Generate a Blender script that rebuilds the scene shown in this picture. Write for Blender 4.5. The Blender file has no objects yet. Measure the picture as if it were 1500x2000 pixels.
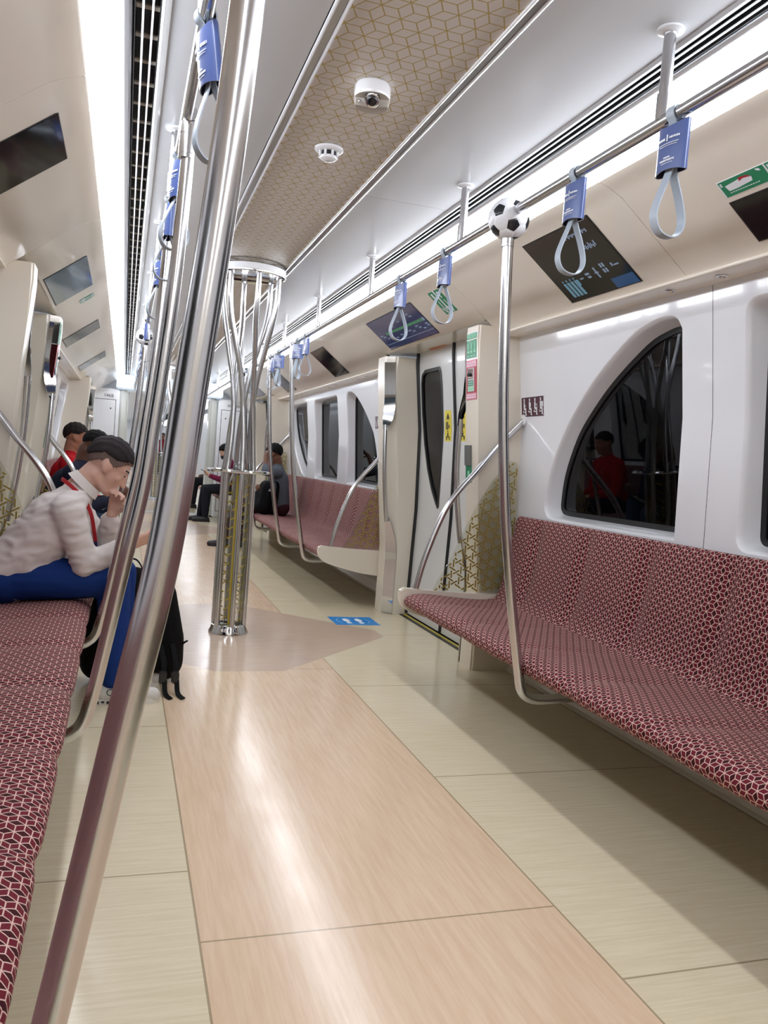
import bpy, bmesh, math, random
import numpy as np
from mathutils import Vector, Matrix
random.seed(7)
PI = math.pi
SC = bpy.context.scene
COL = SC.collection
V = Vector

# ------------------------------------------------------------------ materials
def lin(h):
    h = h.lstrip('#')
    c = [int(h[i:i+2], 16)/255 for i in (0, 2, 4)]
    return tuple(x/12.92 if x <= .04045 else ((x+.055)/1.055)**2.4 for x in c) + (1,)

def mat(name, col='#888888', rough=.5, metal=0., spec=.5, coat=0., emis=None, estr=0., bump=0., bscale=200.):
    m = bpy.data.materials.new(name); m.use_nodes = True
    b = m.node_tree.nodes['Principled BSDF']
    b.inputs['Base Color'].default_value = lin(col)
    b.inputs['Roughness'].default_value = rough
    b.inputs['Metallic'].default_value = metal
    b.inputs['Specular IOR Level'].default_value = spec
    b.inputs['Coat Weight'].default_value = coat
    b.inputs['Coat Roughness'].default_value = .05
    if emis:
        b.inputs['Emission Color'].default_value = lin(emis); b.inputs['Emission Strength'].default_value = estr
    nt = m.node_tree
    tc = nt.nodes.new('ShaderNodeTexCoord'); nz = nt.nodes.new('ShaderNodeTexNoise')
    nz.inputs['Scale'].default_value = bscale; nz.inputs['Detail'].default_value = 3
    nt.links.new(tc.outputs['Object'], nz.inputs['Vector'])
    if bump:
        bp = nt.nodes.new('ShaderNodeBump'); bp.inputs['Strength'].default_value = bump; bp.inputs['Distance'].default_value = .004
        nt.links.new(nz.outputs['Fac'], bp.inputs['Height']); nt.links.new(bp.outputs['Normal'], b.inputs['Normal'])
    return m

class NG:
    """tiny helper for maths inside a node tree"""
    def __init__(s, m): s.t = m.node_tree; s.n = s.t.nodes; s.l = s.t.links
    def val(s, x, sock):
        if isinstance(x, (int, float)): sock.default_value = x
        else: s.l.new(x, sock)
    def m(s, op, a, b=0., c=0., clamp=False):
        n = s.n.new('ShaderNodeMath'); n.operation = op; n.use_clamp = clamp
        s.val(a, n.inputs[0]); s.val(b, n.inputs[1]); s.val(c, n.inputs[2]); return n.outputs[0]
    def mix(s, f, a, b):
        n = s.n.new('ShaderNodeMix'); n.data_type = 'RGBA'
        s.val(f, n.inputs[0])
        for x, k in ((a, 6), (b, 7)):
            if isinstance(x, tuple): n.inputs[k].default_value = x
            else: s.l.new(x, n.inputs[k])
        return n.outputs[2]
    def coord(s, kind='Object'):
        t = s.n.new('ShaderNodeTexCoord'); sp = s.n.new('ShaderNodeSeparateXYZ')
        s.l.new(t.outputs[kind], sp.inputs[0]); return sp.outputs
    def comb(s, x, y, z=0.):
        n = s.n.new('ShaderNodeCombineXYZ')
        for v, k in ((x, 0), (y, 1), (z, 2)): s.val(v, n.inputs[k])
        return n.outputs[0]
    def noise(s, vec, scale, detail=3., rough=.5):
        n = s.n.new('ShaderNodeTexNoise'); n.inputs['Scale'].default_value = scale
        n.inputs['Detail'].default_value = detail; n.inputs['Roughness'].default_value = rough
        s.l.new(vec, n.inputs['Vector']); return n.outputs['Fac']
    def step(s, x, lo, hi):
        n = s.n.new('ShaderNodeMapRange'); n.interpolation_type = 'SMOOTHSTEP'
        s.val(x, n.inputs[0]); n.inputs[1].default_value = lo; n.inputs[2].default_value = hi
        return n.outputs[0]
    def rhombille(s, x, y, a, w):
        """1 on the edges of a tumbling-block tiling of edge a, line half width w"""
        h = math.sqrt(3)/2; out = None
        for k in range(3):
            c, sn = math.cos(k*PI/3), math.sin(k*PI/3)
            X = s.m('ADD', s.m('MULTIPLY', x, c/a), s.m('MULTIPLY', y, sn/a))
            Y = s.m('ADD', s.m('MULTIPLY', x, -sn/a), s.m('MULTIPLY', y, c/a))
            row = s.m('ROUND', s.m('DIVIDE', Y, h))
            d = s.m('ABSOLUTE', s.m('SUBTRACT', Y, s.m('MULTIPLY', row, h)))
            u = s.m('FLOORED_MODULO', s.m('SUBTRACT', X, s.m('MULTIPLY', row, 1.5)), 3.)
            keep = s.m('SUBTRACT', 1., s.m('MULTIPLY', s.m('GREATER_THAN', u, 1.), s.m('LESS_THAN', u, 2.)))
            e = s.m('MULTIPLY', keep, s.m('SUBTRACT', 1., s.step(d, w/a*.7, w/a*1.3)))
            out = e if out is None else s.m('MAXIMUM', out, e)
        return out

def bsdf(m): return m.node_tree.nodes['Principled BSDF']

STEEL = mat('brushed_steel', '#c9c9cb', .2, 1.)
CHROME = mat('mirror_steel', '#d8d8da', .05, 1.)
CREAM = mat('cream_panel', '#e4dccd', .22, coat=.25)
WHITE = mat('white_panel', '#e5e7eb', .16, coat=.5)
BEIGE = mat('beige_cove', '#ece5d8', .18, coat=.4)
LIP = mat('pale_trim', '#c9cbcd', .3)
CEIL = mat('ceiling_panel', '#cfd3d8', .28)
SILVER = mat('satin_aluminium', '#b9bbbe', .28, .85)
GREYM = mat('grey_heater', '#b3b2ac', .4)
BLACK = mat('black_rubber', '#101114', .45)
DARK = mat('dark_recess', '#08080b', .6)
TUNNEL = mat('tunnel_wall', '#26282b', .8)
PLAT = mat('platform_grey', '#8a8e92', .7)
DOORW = mat('door_white', '#d5d7d6', .25, coat=.25)
LAMP = mat('lamp_diffuser', '#ffffff', .4, emis='#f3f7ff', estr=9.)
LAMP2 = mat('lamp_diffuser_far', '#ffffff', .4, emis='#eef5ff', estr=1.5)
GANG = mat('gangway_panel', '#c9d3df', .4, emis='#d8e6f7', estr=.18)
GOLD = mat('gold_print', '#93803a', .4, .15)
GOLDB = mat('gold_strip', '#b5a03a', .35, .3)
STRAP = mat('grey_strap', '#a9b4c0', .45)
SLEEVE = mat('blue_sleeve', '#4a5d94', .3, coat=.4)
SLEEVEIN = mat('sleeve_inside', '#2c2e44', .5)
INKW = mat('white_print', '#e4e8ee', .5)
INKB = mat('black_print', '#141414', .5)
BALLW = mat('ball_white', '#e3e5e9', .3, coat=.2)
BALLB = mat('ball_black', '#14171c', .3, coat=.2)
SCREEN = mat('screen_glass', '#161416', .08, spec=.3)
SCRBLUE = mat('screen_lit_blue', '#16182a', .1, emis='#3a4160', estr=.28)
SCRGREY = mat('screen_lit_grey', '#1a2228', .08, emis='#5f7482', estr=.12)
LGREEN = mat('screen_green', '#123824', .3, emis='#2f7a4c', estr=.3)
LWHITE = mat('screen_white', '#2c3240', .2, emis='#9db0cc', estr=.2)
LBLUE = mat('screen_blue', '#0a2440', .2, emis='#155084', estr=.2)
GREEN = mat('sign_green', '#15825a', .4)
PALEGREEN = mat('sign_pale_green', '#8fcfa8', .4)
RED = mat('sign_red', '#a3182c', .4)
PINK = mat('sign_pink', '#d8879c', .4)
YELLOW = mat('sign_yellow', '#e0cf3c', .4)
ORANGE = mat('sign_orange', '#c8742a', .4)
MAROON = mat('sign_maroon', '#4a2233', .4)
BLUE = mat('floor_sticker_blue', '#1f86d0', .35)
YELLINE = mat('sill_yellow', '#b8a640', .5)
DEVICE = mat('grey_device', '#6c706e', .4, .3)

def glassmat(name, tint, refl):
    m = bpy.data.materials.new(name); m.use_nodes = True
    nt = m.node_tree; nt.nodes.remove(nt.nodes['Principled BSDF'])
    tr = nt.nodes.new('ShaderNodeBsdfTransparent'); tr.inputs[0].default_value = lin(tint)
    gl = nt.nodes.new('ShaderNodeBsdfGlossy'); gl.inputs[0].default_value = (.95, .95, .95, 1); gl.inputs['Roughness'].default_value = .015
    fr = nt.nodes.new('ShaderNodeFresnel'); fr.inputs[0].default_value = 1.5
    mu = nt.nodes.new('ShaderNodeMath'); mu.operation = 'MULTIPLY'; mu.inputs[1].default_value = refl
    mx = nt.nodes.new('ShaderNodeMixShader')
    nt.links.new(fr.outputs[0], mu.inputs[0]); nt.links.new(mu.outputs[0], mx.inputs[0])
    nt.links.new(tr.outputs[0], mx.inputs[1]); nt.links.new(gl.outputs[0], mx.inputs[2])
    nt.links.new(mx.outputs[0], nt.nodes['Material Output'].inputs[0]); return m
WGLASS = glassmat('tinted_window_glass', '#62666c', .6)
PGLASS = glassmat('clear_partition_glass', '#f6f7f2', .5)

# seat fabric: maroon with a white tumbling-block line print, dark rhombs
FABRIC = mat('seat_fabric', '#7c2633', .8, spec=.25)
g = NG(FABRIC); u = g.coord('UV')
A_ = .0185
ln = g.rhombille(u[0], u[1], A_, .0011)
h_ = math.sqrt(3)/2
Yh = g.m('DIVIDE', u[1], A_*h_); r0_ = g.m('FLOOR', Yh); dv = g.m('SUBTRACT', Yh, r0_)
def rh(row, dd):
    q = g.m('FLOORED_MODULO', g.m('SUBTRACT', g.m('DIVIDE', u[0], A_), g.m('MULTIPLY', row, 1.5)), 3.)
    return g.m('LESS_THAN', g.m('ADD', g.m('MULTIPLY', g.m('ABSOLUTE', g.m('SUBTRACT', q, 1.5)), 2.), dd), 1.)
dark = g.m('MAXIMUM', rh(r0_, dv), rh(g.m('ADD', r0_, 1.), g.m('SUBTRACT', 1., dv)))
stripe = g.m('MULTIPLY', g.m('ADD', g.m('SINE', g.m('MULTIPLY', g.m('ADD', g.m('MULTIPLY', u[0], .5), g.m('MULTIPLY', u[1], .87)), 2100.)), 1.), .5)
base = g.mix(g.m('MULTIPLY', stripe, .55), lin('#5c0c1b'), lin('#7a2335'))
base = g.mix(dark, base, lin('#3a040d'))
c = g.mix(ln, base, lin('#d6b6ac'))
g.l.new(c, bsdf(FABRIC).inputs['Base Color'])

# ceiling strip: taupe with a gold tumbling-block line print
CSTRIP = mat('ceiling_print', '#a89e97', .4)
g = NG(CSTRIP); o = g.coord()
ln = g.rhombille(g.m('MULTIPLY', o[0], 1.), g.m('MULTIPLY', o[1], .9), .043, .0017)
g.l.new(g.mix(ln, lin('#d3cdc6'), lin('#ad974f')), bsdf(CSTRIP).inputs['Base Color'])

# floor: cream stone-look vinyl, pink centre aisle, octagon under each pole cluster
FLOOR = mat('floor_vinyl', '#cbbfa2', .17, spec=.4)
g = NG(FLOOR); o = g.coord(); x, y = o[0], o[1]
ax = g.m('ABSOLUTE', x)
strip = g.m('LESS_THAN', ax, .458)
yc = g.m('ABSOLUTE', g.m('SUBTRACT', g.m('FLOORED_MODULO', g.m('ADD', y, -1.713), 6.826), 3.413))
octa = g.m('MULTIPLY', g.m('LESS_THAN', g.m('ADD', g.m('MULTIPLY', ax, .84), g.m('MULTIPLY', yc, .82)), .922),
           g.m('MULTIPLY', g.m('LESS_THAN', ax, 1.0), g.m('LESS_THAN', yc, .94)))
grainx = g.noise(g.comb(g.m('MULTIPLY', x, 3.), g.m('MULTIPLY', y, 60.)), 1.5, 5., .62)
grainy = g.noise(g.comb(g.m('MULTIPLY', x, 42.), g.m('MULTIPLY', y, 2.6)), 1.5, 5., .62)
flx = g.step(g.noise(g.comb(g.m('MULTIPLY', x, 6.), g.m('MULTIPLY', y, 90.)), 1.1, 4., .6), .62, .8)
fly = g.step(g.noise(g.comb(g.m('MULTIPLY', x, 70.), g.m('MULTIPLY', y, 6.)), 1.1, 4., .6), .64, .8)
cs = g.mix(g.step(grainx, .3, .7), lin('#d2c5a6'), lin('#ddd1b6'))
cs = g.mix(g.m('MULTIPLY', flx, .35), cs, lin('#b09c7c'))
cc = g.mix(g.step(grainy, .3, .7), lin('#d3b698'), lin('#ddc4a8'))
cc = g.mix(g.m('MULTIPLY', fly, .35), cc, lin('#b48f6e'))
co = g.mix(g.step(grainx, .3, .7), lin('#bda591'), lin('#c9b3a0'))
col = g.mix(strip, cs, cc); col = g.mix(octa, col, co)
def joint(y0, per, w=.0028):
    d = g.m('SUBTRACT', g.m('FLOORED_MODULO', g.m('SUBTRACT', y, y0-per/2), per), per/2)
    return g.m('LESS_THAN', g.m('ABSOLUTE', d), w)
jR = g.m('MULTIPLY', joint(2.71, 1.19), g.m('GREATER_THAN', x, .458))
jL = g.m('MULTIPLY', joint(2.16, 1.19), g.m('LESS_THAN', x, -.458))
jC = g.m('MULTIPLY', joint(1.83, 2.4), strip)
jE = g.m('LESS_THAN', g.m('ABSOLUTE', g.m('SUBTRACT', ax, .458)), .0028)
j = g.m('MAXIMUM', g.m('MAXIMUM', jR, jL), g.m('MAXIMUM', jC, jE))
j = g.m('MULTIPLY', j, g.m('SUBTRACT', 1., octa))
col = g.mix(g.m('MULTIPLY', j, .75), col, lin('#8a7a5e'))
g.l.new(col, bsdf(FLOOR).inputs['Base Color'])
rg = g.noise(g.comb(x, y), 5., 4.)
g.l.new(g.m('ADD', .12, g.m('MULTIPLY', rg, .14)), bsdf(FLOOR).inputs['Roughness'])

# ------------------------------------------------------------------ mesh helper
class MB:
    def __init__(s): s.b = bmesh.new(); s.uv = None
    def box(s, x0, x1, y0, y1, z0, z1, mi=0, bev=0.):
        r = bmesh.ops.create_cube(s.b, size=1.)
        for v in r['verts']:
            v.co = V((x0+(v.co.x+.5)*(x1-x0), y0+(v.co.y+.5)*(y1-y0), z0+(v.co.z+.5)*(z1-z0)))
        fs = {f for v in r['verts'] for f in v.link_faces}
        for f in fs: f.material_index = mi
        if bev: bmesh.ops.bevel(s.b, geom=list({e for v in r['verts'] for e in v.link_edges}), offset=bev, segments=2, affect='EDGES', material=mi)
        return s
    def poly(s, pts, mi=0):
        f = s.b.faces.new([s.b.verts.new(V(p)) for p in pts]); f.material_index = mi; return f
    def prism(s, pts, vec, mi=0):
        """closed solid: polygon pts swept by vec"""
        a = [s.b.verts.new(V(p)) for p in pts]; b = [s.b.verts.new(V(p)+V(vec)) for p in pts]
        n = len(pts); fs = [s.b.faces.new(a), s.b.faces.new(b[::-1])]
        for i in range(n): fs.append(s.b.faces.new((a[i], b[i], b[(i+1) % n], a[(i+1) % n])))
        for f in fs: f.material_index = mi
        return s
    def loft(s, loops, close=True, caps=True, mi=0):
        vs = [[s.b.verts.new(V(p)) for p in L] for L in loops]; n = len(vs[0])
        for A, B in zip(vs, vs[1:]):
            for i in range(n if close else n-1):
                f = s.b.faces.new((A[i], A[(i+1) % n], B[(i+1) % n], B[i])); f.material_index = mi
        if caps and close:
            s.b.faces.new(vs[0][::-1]).material_index = mi; s.b.faces.new(vs[-1]).material_index = mi
        return s
    def tube(s, pts, r, n=12, mi=0, flat=None, up=None):
        """round tube (or flat band when flat=(width, thickness)) along a polyline"""
        P = [V(p) for p in pts]; loops = []
        t0 = (P[1]-P[0]).normalized()
        ref = V(up) if up else (V((0, 0, 1)) if abs(t0.z) < .9 else V((1, 0, 0)))
        nrm = (ref - t0*ref.dot(t0)).normalized()
        for i, p in enumerate(P):
            t = (P[min(i+1, len(P)-1)]-P[max(i-1, 0)]).normalized()
            nrm = (nrm - t*nrm.dot(t)).normalized(); bn = t.cross(nrm)
            rr = r[i] if isinstance(r, (list, tuple)) else r
            if flat:
                w, h = flat[0]/2, flat[1]/2
                loops.append([p+nrm*w+bn*h, p-nrm*w+bn*h, p-nrm*w-bn*h, p+nrm*w-bn*h])
            else:
                loops.append([p+(nrm*math.cos(2*PI*k/n)+bn*math.sin(2*PI*k/n))*rr for k in range(n)])
        return s.loft(loops, mi=mi)
    def lathe(s, prof, c, axis=(0, 0, 1), n=32, mi=0):
        q = V((0, 0, 1)).rotation_difference(V(axis)); c = V(c)
        loops = [[c+q @ V((max(r, 1e-4)*math.cos(2*PI*k/n), max(r, 1e-4)*math.sin(2*PI*k/n), z)) for k in range(n)] for r, z in prof]
        return s.loft(loops, mi=mi)
    def ball(s, c, r, sub=2, mi=0, M=None):
        res = bmesh.ops.create_icosphere(s.b, subdivisions=sub, radius=1.)
        r = r if isinstance(r, (tuple, list)) else (r, r, r)
        T = Matrix.Translation(V(c)) @ (M.to_4x4() if M else Matrix()) @ Matrix.Diagonal((*r, 1))
        bmesh.ops.transform(s.b, matrix=T, verts=res['verts'])
        for v in res['verts']:
            for f in v.link_faces: f.material_index = mi
        return s
    def cap(s, p0, r0, p1, r1, n=10):
        """tapered capsule"""
        p0, p1 = V(p0), V(p1); d = p1-p0; L = d.length
        if L < 1e-5: return s.ball(p0, max(r0, r1), 2)
        q = V((0, 0, 1)).rotation_difference(d/L); sb = max(-.95, min(.95, (r0-r1)/L)); t0 = math.asin(sb); m = 16 if n > 8 else 10
        prof = []
        for k in range(7):
            a = -PI/2+(t0+PI/2)*k/6; prof.append((max(r0*math.cos(a), 1e-5), r0*math.sin(a)))
        for k in range(7):
            a = t0+(PI/2-t0)*k/6; prof.append((max(r1*math.cos(a), 1e-5), L+r1*math.sin(a)))
        return s.loft([[p0+q @ V((r*math.cos(2*PI*i/m), r*math.sin(2*PI*i/m), z)) for i in range(m)] for r, z in prof])
    def xf(s, M):
        bmesh.ops.transform(s.b, matrix=M, verts=s.b.verts); return s
    def mirror(s, sgn):
        if sgn < 0:
            for v in s.b.verts: v.co.x = -v.co.x
        return s
    def mesh(s, name, mats, ang=35., recalc=True, smooth=True):
        if recalc: bmesh.ops.recalc_face_normals(s.b, faces=s.b.faces)
        if smooth:
            lim = math.radians(ang)
            for f in s.b.faces: f.smooth = True
            for e in s.b.edges:
                if len(e.link_faces) == 2 and e.calc_face_angle(0.) > lim: e.smooth = False
        me = bpy.data.meshes.new(name); s.b.to_mesh(me); s.b.free()
        for m in (mats if isinstance(mats, (list, tuple)) else [mats]): me.materials.append(m)
        return me
    def build(s, name, mats, parent=None, **k):
        return link(name, s.mesh(name, mats, **k), parent)

def link(name, data, parent=None):
    o = bpy.data.objects.new(name, data); COL.objects.link(o)
    if parent is not None:
        o.parent = parent
        o.matrix_parent_inverse = Matrix.Translation(-parent.location) if parent.type != 'EMPTY' or True else Matrix()
    return o
def tag(o, label=None, cat=None, group=None, kind=None):
    if label: o['label'] = label
    if cat: o['category'] = cat
    if group: o['group'] = group
    if kind: o['kind'] = kind
    return o
def thing(name, label, cat, loc=(0, 0, 0), group=None):
    o = bpy.data.objects.new(name, None); COL.objects.link(o); o.location = loc; o.empty_display_size = .1
    return tag(o, label, cat, group)
def struct(o): o['kind'] = 'structure'; return o
def sset(name):
    o = bpy.data.objects.new(name, None); COL.objects.link(o); o['kind'] = 'structure'; return o
def copy_tree(o, delta, parent=None):
    c = o.copy(); COL.objects.link(c)
    if parent is None: c.location = o.location + V(delta)
    else:
        pi = o.matrix_parent_inverse.copy(); c.parent = parent; c.matrix_parent_inverse = pi
    for ch in list(o.children): copy_tree(ch, delta, c)
    return c
def arc(c, r, a0, a1, n, ax='xz', yv=0.):
    out = []
    for i in range(n+1):
        a = math.radians(a0+(a1-a0)*i/n)
        u, v = c[0]+r*math.cos(a), c[1]+r*math.sin(a)
        out.append((u, yv, v) if ax == 'xz' else ((yv, u, v) if ax == 'yz' else (u, v, yv)))
    return out
def smoothpath(pts, n=6):
    P = [V(p) for p in pts]; out = []
    for i in range(len(P)-1):
        a, b, c, d = P[max(i-1, 0)], P[i], P[i+1], P[min(i+2, len(P)-1)]
        for k in range(n):
            t = k/n
            out.append(.5*((2*b)+(c-a)*t+(2*a-5*b+4*c-d)*t*t+(3*b-a-3*c+d)*t**3))
    return out+[P[-1]]
def textmesh(body, size, ext=.0004):
    cu = bpy.data.curves.new('txt', 'FONT'); cu.body = body; cu.size = size; cu.extrude = ext; cu.align_x = 'CENTER'; cu.align_y = 'CENTER'
    ob = bpy.data.objects.new('txt', cu); COL.objects.link(ob)
    dg = bpy.context.evaluated_depsgraph_get(); me = bpy.data.meshes.new_from_object(ob.evaluated_get(dg))
    bpy.data.objects.remove(ob); bpy.data.curves.remove(cu); return me
def placed_text(name, body, size, M, m, parent):
    me = textmesh(body, size); me.transform(M); me.materials.clear(); me.materials.append(m); return link(name, me, parent)
def frame(o, u, v):
    """matrix whose x axis is u, y axis is v, origin o"""
    u = V(u).normalized(); v = (V(v)-u*V(v).dot(u)).normalized(); w = u.cross(v)
    return Matrix(((u.x, v.x, w.x, o[0]), (u.y, v.y, w.y, o[1]), (u.z, v.z, w.z, o[2]), (0, 0, 0, 1)))

# ------------------------------------------------------------------ dimensions (metres; x across, y along the train, z up)
DC = 5.126                       # centre of the first doorway
DC2 = DC + 6.826
YE = 14.5                        # end bulkhead of this car
Y0 = -3.2
def interp(z, zs, xs): return float(np.interp(z, zs, xs))
def XW(z): return interp(z, [0, .8, 1.4, 1.9], [1.44, 1.455, 1.435, 1.375])      # side wall
def XP(z, x): return x - .12*min(max((z-.5)/1.35, 0), 1)                          # door posts lean in
COVE = [(.85, 2.172), (.90, 2.156), (.95, 2.132), (1.22, 1.925), (1.245, 1.905), (1.255, 1.893)]
COVED = [(.85, 2.172), (.90, 2.156), (.95, 2.132), (1.160, 1.971), (1.172, 1.963)]     # over the doors
EXPO = .97
# ------------------------------------------------------------------ shell
def sweep(name, prof, ya, yb, m, sgn=1, parent=None, ang=30., thick=.012, nrm=None):
    """open x-z profile swept along y and thickened outwards"""
    pts = [V((p[0], 0, p[1])) for p in prof]; off = []
    for i in range(len(pts)):
        t = (pts[min(i+1, len(pts)-1)]-pts[max(i-1, 0)]).normalized()
        off.append(pts[i]+V((-t.z, 0, t.x))*thick)
    b = MB(); ring = pts+off[::-1]
    b.prism([(p.x, ya, p.z) for p in ring], (0, yb-ya, 0)); b.mirror(sgn)
    return b.build(name, m, parent, ang=ang)

fl = MB().box(-1.375, 1.375, Y0, 40, -.05, 0)
for s in (1, -1):
    for ya, yb in ((Y0, 4.43), (5.82, DC2-.69), (DC2+.69, 40)):
        x0, x1 = sorted((s*1.375, s*1.62)); fl.box(x0, x1, ya, yb, -.05, 0)
struct(fl.build('floor', FLOOR, smooth=False))

# ceiling side panels, raised beads beside the printed strip
ce = MB()
for s in (1, -1):
    edges = [Y0, .35, 3.5, 6.62, 9.8, 12.9, 40] if s > 0 else [Y0, .35, 3.5, 6.62, 9.8, 12.9, 40]
    for a, c in zip(edges, edges[1:]):
        x0, x1 = sorted((s*.247, s*.632)); ce.box(x0, x1, a+.0015, c-.0015, 2.277, 2.31)
ce.box(-.64, .64, Y0, 40, 2.311, 2.33)
struct(ce.build('ceiling', CEIL, smooth=False))
st = MB().box(-.207, .207, Y0, 40, 2.279, 2.30)
struct(st.build('ceiling_strip', CSTRIP, smooth=False))
n = 0
for s in (1, -1):
    n += 1
    b = MB()
    for xa in (.206, .238):
        b.tube([(s*xa, Y0, 2.277), (s*xa, 40, 2.277)], .0055, 8)
    x0, x1 = sorted((s*.206, s*.238)); b.box(x0, x1, Y0, 40, 2.279, 2.295, 1)
    struct(b.build('trim_%d' % n, [WHITE, SILVER]))

for s, side in ((1, 'right'), (-1, 'left')):
    # ventilation slot: dark recess, cross bars, two long fins, rounded lips
    v = thing('air_vent', 'long slotted black ventilation grille in the ceiling along the %s light strip' % side, 'vent', (s*.69, 6, 2.3))
    b = MB(); x0, x1 = sorted((s*.655, s*.727)); b.box(x0, x1, Y0, 14.4, 2.375, 2.385)
    x0, x1 = sorted((s*.7235, s*.7255)); b.box(x0, x1, Y0, 14.4, 2.283, 2.375); x0, x1 = sorted((s*.657, s*.659)); b.box(x0, x1, Y0, 14.4, 2.283, 2.375); b.build('recess', DARK, v, smooth=False)
    b = MB()
    yy = Y0
    while yy < 14.3:
        x0, x1 = sorted((s*.655, s*.727)); b.box(x0, x1, yy, yy+.022, 2.345, 2.350); yy += .172
    b.build('grille', CREAM, v, smooth=False)
    for xa in (.678, .703):
        x0, x1 = sorted((s*(xa-.003), s*(xa+.003))); MB().box(x0, x1, Y0, 14.4, 2.279, 2.282).build('fin', WHITE, v, smooth=False)
    n += 1
    struct(sweep('trim_%d' % n, [(.632, 2.277), (.64, 2.270), (.650, 2.270), (.656, 2.279), (.656, 2.375)], Y0, 14.45, LIP, s, thick=.004))
    n += 1
    struct(sweep('trim_%d' % n, [(.726, 2.375), (.727, 2.292), (.732, 2.280), (.741, 2.274), (.752, 2.273), (.762, 2.276), (.772, 2.276)], Y0, 14.45, SILVER, s, thick=.003))
    # luminous strip
    L = thing('ceiling_light', 'continuous white light strip above the %s grab rail' % side, 'light', (s*.81, 6, 2.22))
    sweep('diffuser', [(.770, 2.276), (.775, 2.245), (.784, 2.216), (.799, 2.192), (.818, 2.176), (.838, 2.169), (.853, 2.173)], Y0, 14.45, LAMP, s, L, thick=.006)
    b = MB()
    for q in ((.856, 2.1725),): b.tube([(s*q[0], Y0, q[1]), (s*q[0], 14.45, q[1])], .0025, 6)
    b.build('lamp_edge', SILVER, L)
    # cove panels
    n += 1; cs_ = sset('trim_%d' % n)
    seams = [Y0, 2.6, 4.2, 6.05, 9.3, 11.05, 12.85, 14.47]
    for a, c in zip(seams, seams[1:]):
        cv = COVED if a in (4.2, 11.05) else COVE
        sweep('panel', cv, a+.002, c-.002, BEIGE, s, cs_, thick=.012)
        sweep('backing', [(x+.016, z+.012) for x, z in cv], a, c, DARK, s, cs_, thick=.004)
    # ledge with small round spot lamps over the seats
    for ya, yb in ((Y0, 4.2), (6.05, DC2-.93), (DC2+.93, YE)):
        x0, x1 = sorted((s*1.25, s*1.42)); n += 1
        b = MB().box(x0, x1, ya, yb, 1.888, 1.915); b.tube([(s*1.252, ya, 1.892), (s*1.252, yb, 1.892)], .006, 8)
        struct(b.build('trim_%d' % n, BEIGE))
    for yy in (.9, 1.2, 2.48, 2.77, 7.0, 7.3, 8.1, 8.4, 9.8, 10.1):
        d = thing('spot_lamp', '', 'lamp', (s*1.31, yy, 1.885), 'small round spot lamps under the %s ledge' % side)
        d['label'] = 'small round metal spot lamp set in the ledge above the %s windows' % side
        MB().lathe([(.021, .003), (.021, -.002), (.015, -.003), (.013, .001)], (s*1.31, yy, 1.886), n=20).build('ring', CHROME, d)
        MB().lathe([(.013, .002), (.001, .0015)], (s*1.31, yy, 1.886), n=16).build('lens', mat('spot_lens', '#3a3a3a', .2), d)

# ------------------------------------------------------------------ side walls with deep window openings
ARCH = [(0, .905), (.90, .902), (1.01, .905), (1.06, .925), (1.085, .985), (1.045, 1.157), (.937, 1.343), (.817, 1.467), (.62, 1.618), (.36, 1.762),
        (.21, 1.806), (.10, 1.816), (.035, 1.80), (0, 1.752)]
_S = smoothpath([(d, 0, z) for d, z in ARCH[1:]], 4)
ARCH = [ARCH[0]]+[(p.x, p.z) for p in _S]
def arch_loop(yv, sg, flip=False):
    """yv = straight edge, sg = +1 curve towards +y"""
    P = [(yv+sg*d, (.905+1.816-z if flip else z)) for d, z in ARCH]
    return P
def rect_loop(ya, yb, r=.06, z0=.905, z1=1.812):
    out = []
    for cy, cz, a0 in ((yb-r, z0+r, -90), (yb-r, z1-r, 0), (ya+r, z1-r, 90), (ya+r, z0+r, 180)):
        for k in range(5):
            a = math.radians(a0+90*k/4); out.append((cy+r*math.cos(a), cz+r*math.sin(a)))
    return out
def area2(L): return sum(a[0]*b[1]-b[0]*a[1] for a, b in zip(L, L[1:]+L[:1]))
def inset(L, d):
    n = len(L); L = L if area2(L) > 0 else L[::-1]; out = []
    for i in range(n):
        p0, p1, p2 = V((*L[i-1], 0)), V((*L[i], 0)), V((*L[(i+1) % n], 0))
        n1 = V((-(p1-p0).y, (p1-p0).x, 0)).normalized(); n2 = V((-(p2-p1).y, (p2-p1).x, 0)).normalized()
        m = (n1+n2); m = m.normalized() if m.length > .1 else n1
        q = p1+m*d/max(.45, m.dot(n1)); out.append((q.x, q.y))
    return out
def dense(L, step=.06):
    out = []
    for a, b in zip(L, L[1:]+L[:1]):
        k = max(1, int(math.dist(a, b)/step))
        out += [(a[0]+(b[0]-a[0])*i/k, a[1]+(b[1]-a[1])*i/k) for i in range(k)]
    return out
WZ = [.80, .95, 1.1, 1.25, 1.4, 1.52, 1.64, 1.76, 1.9]
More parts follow.
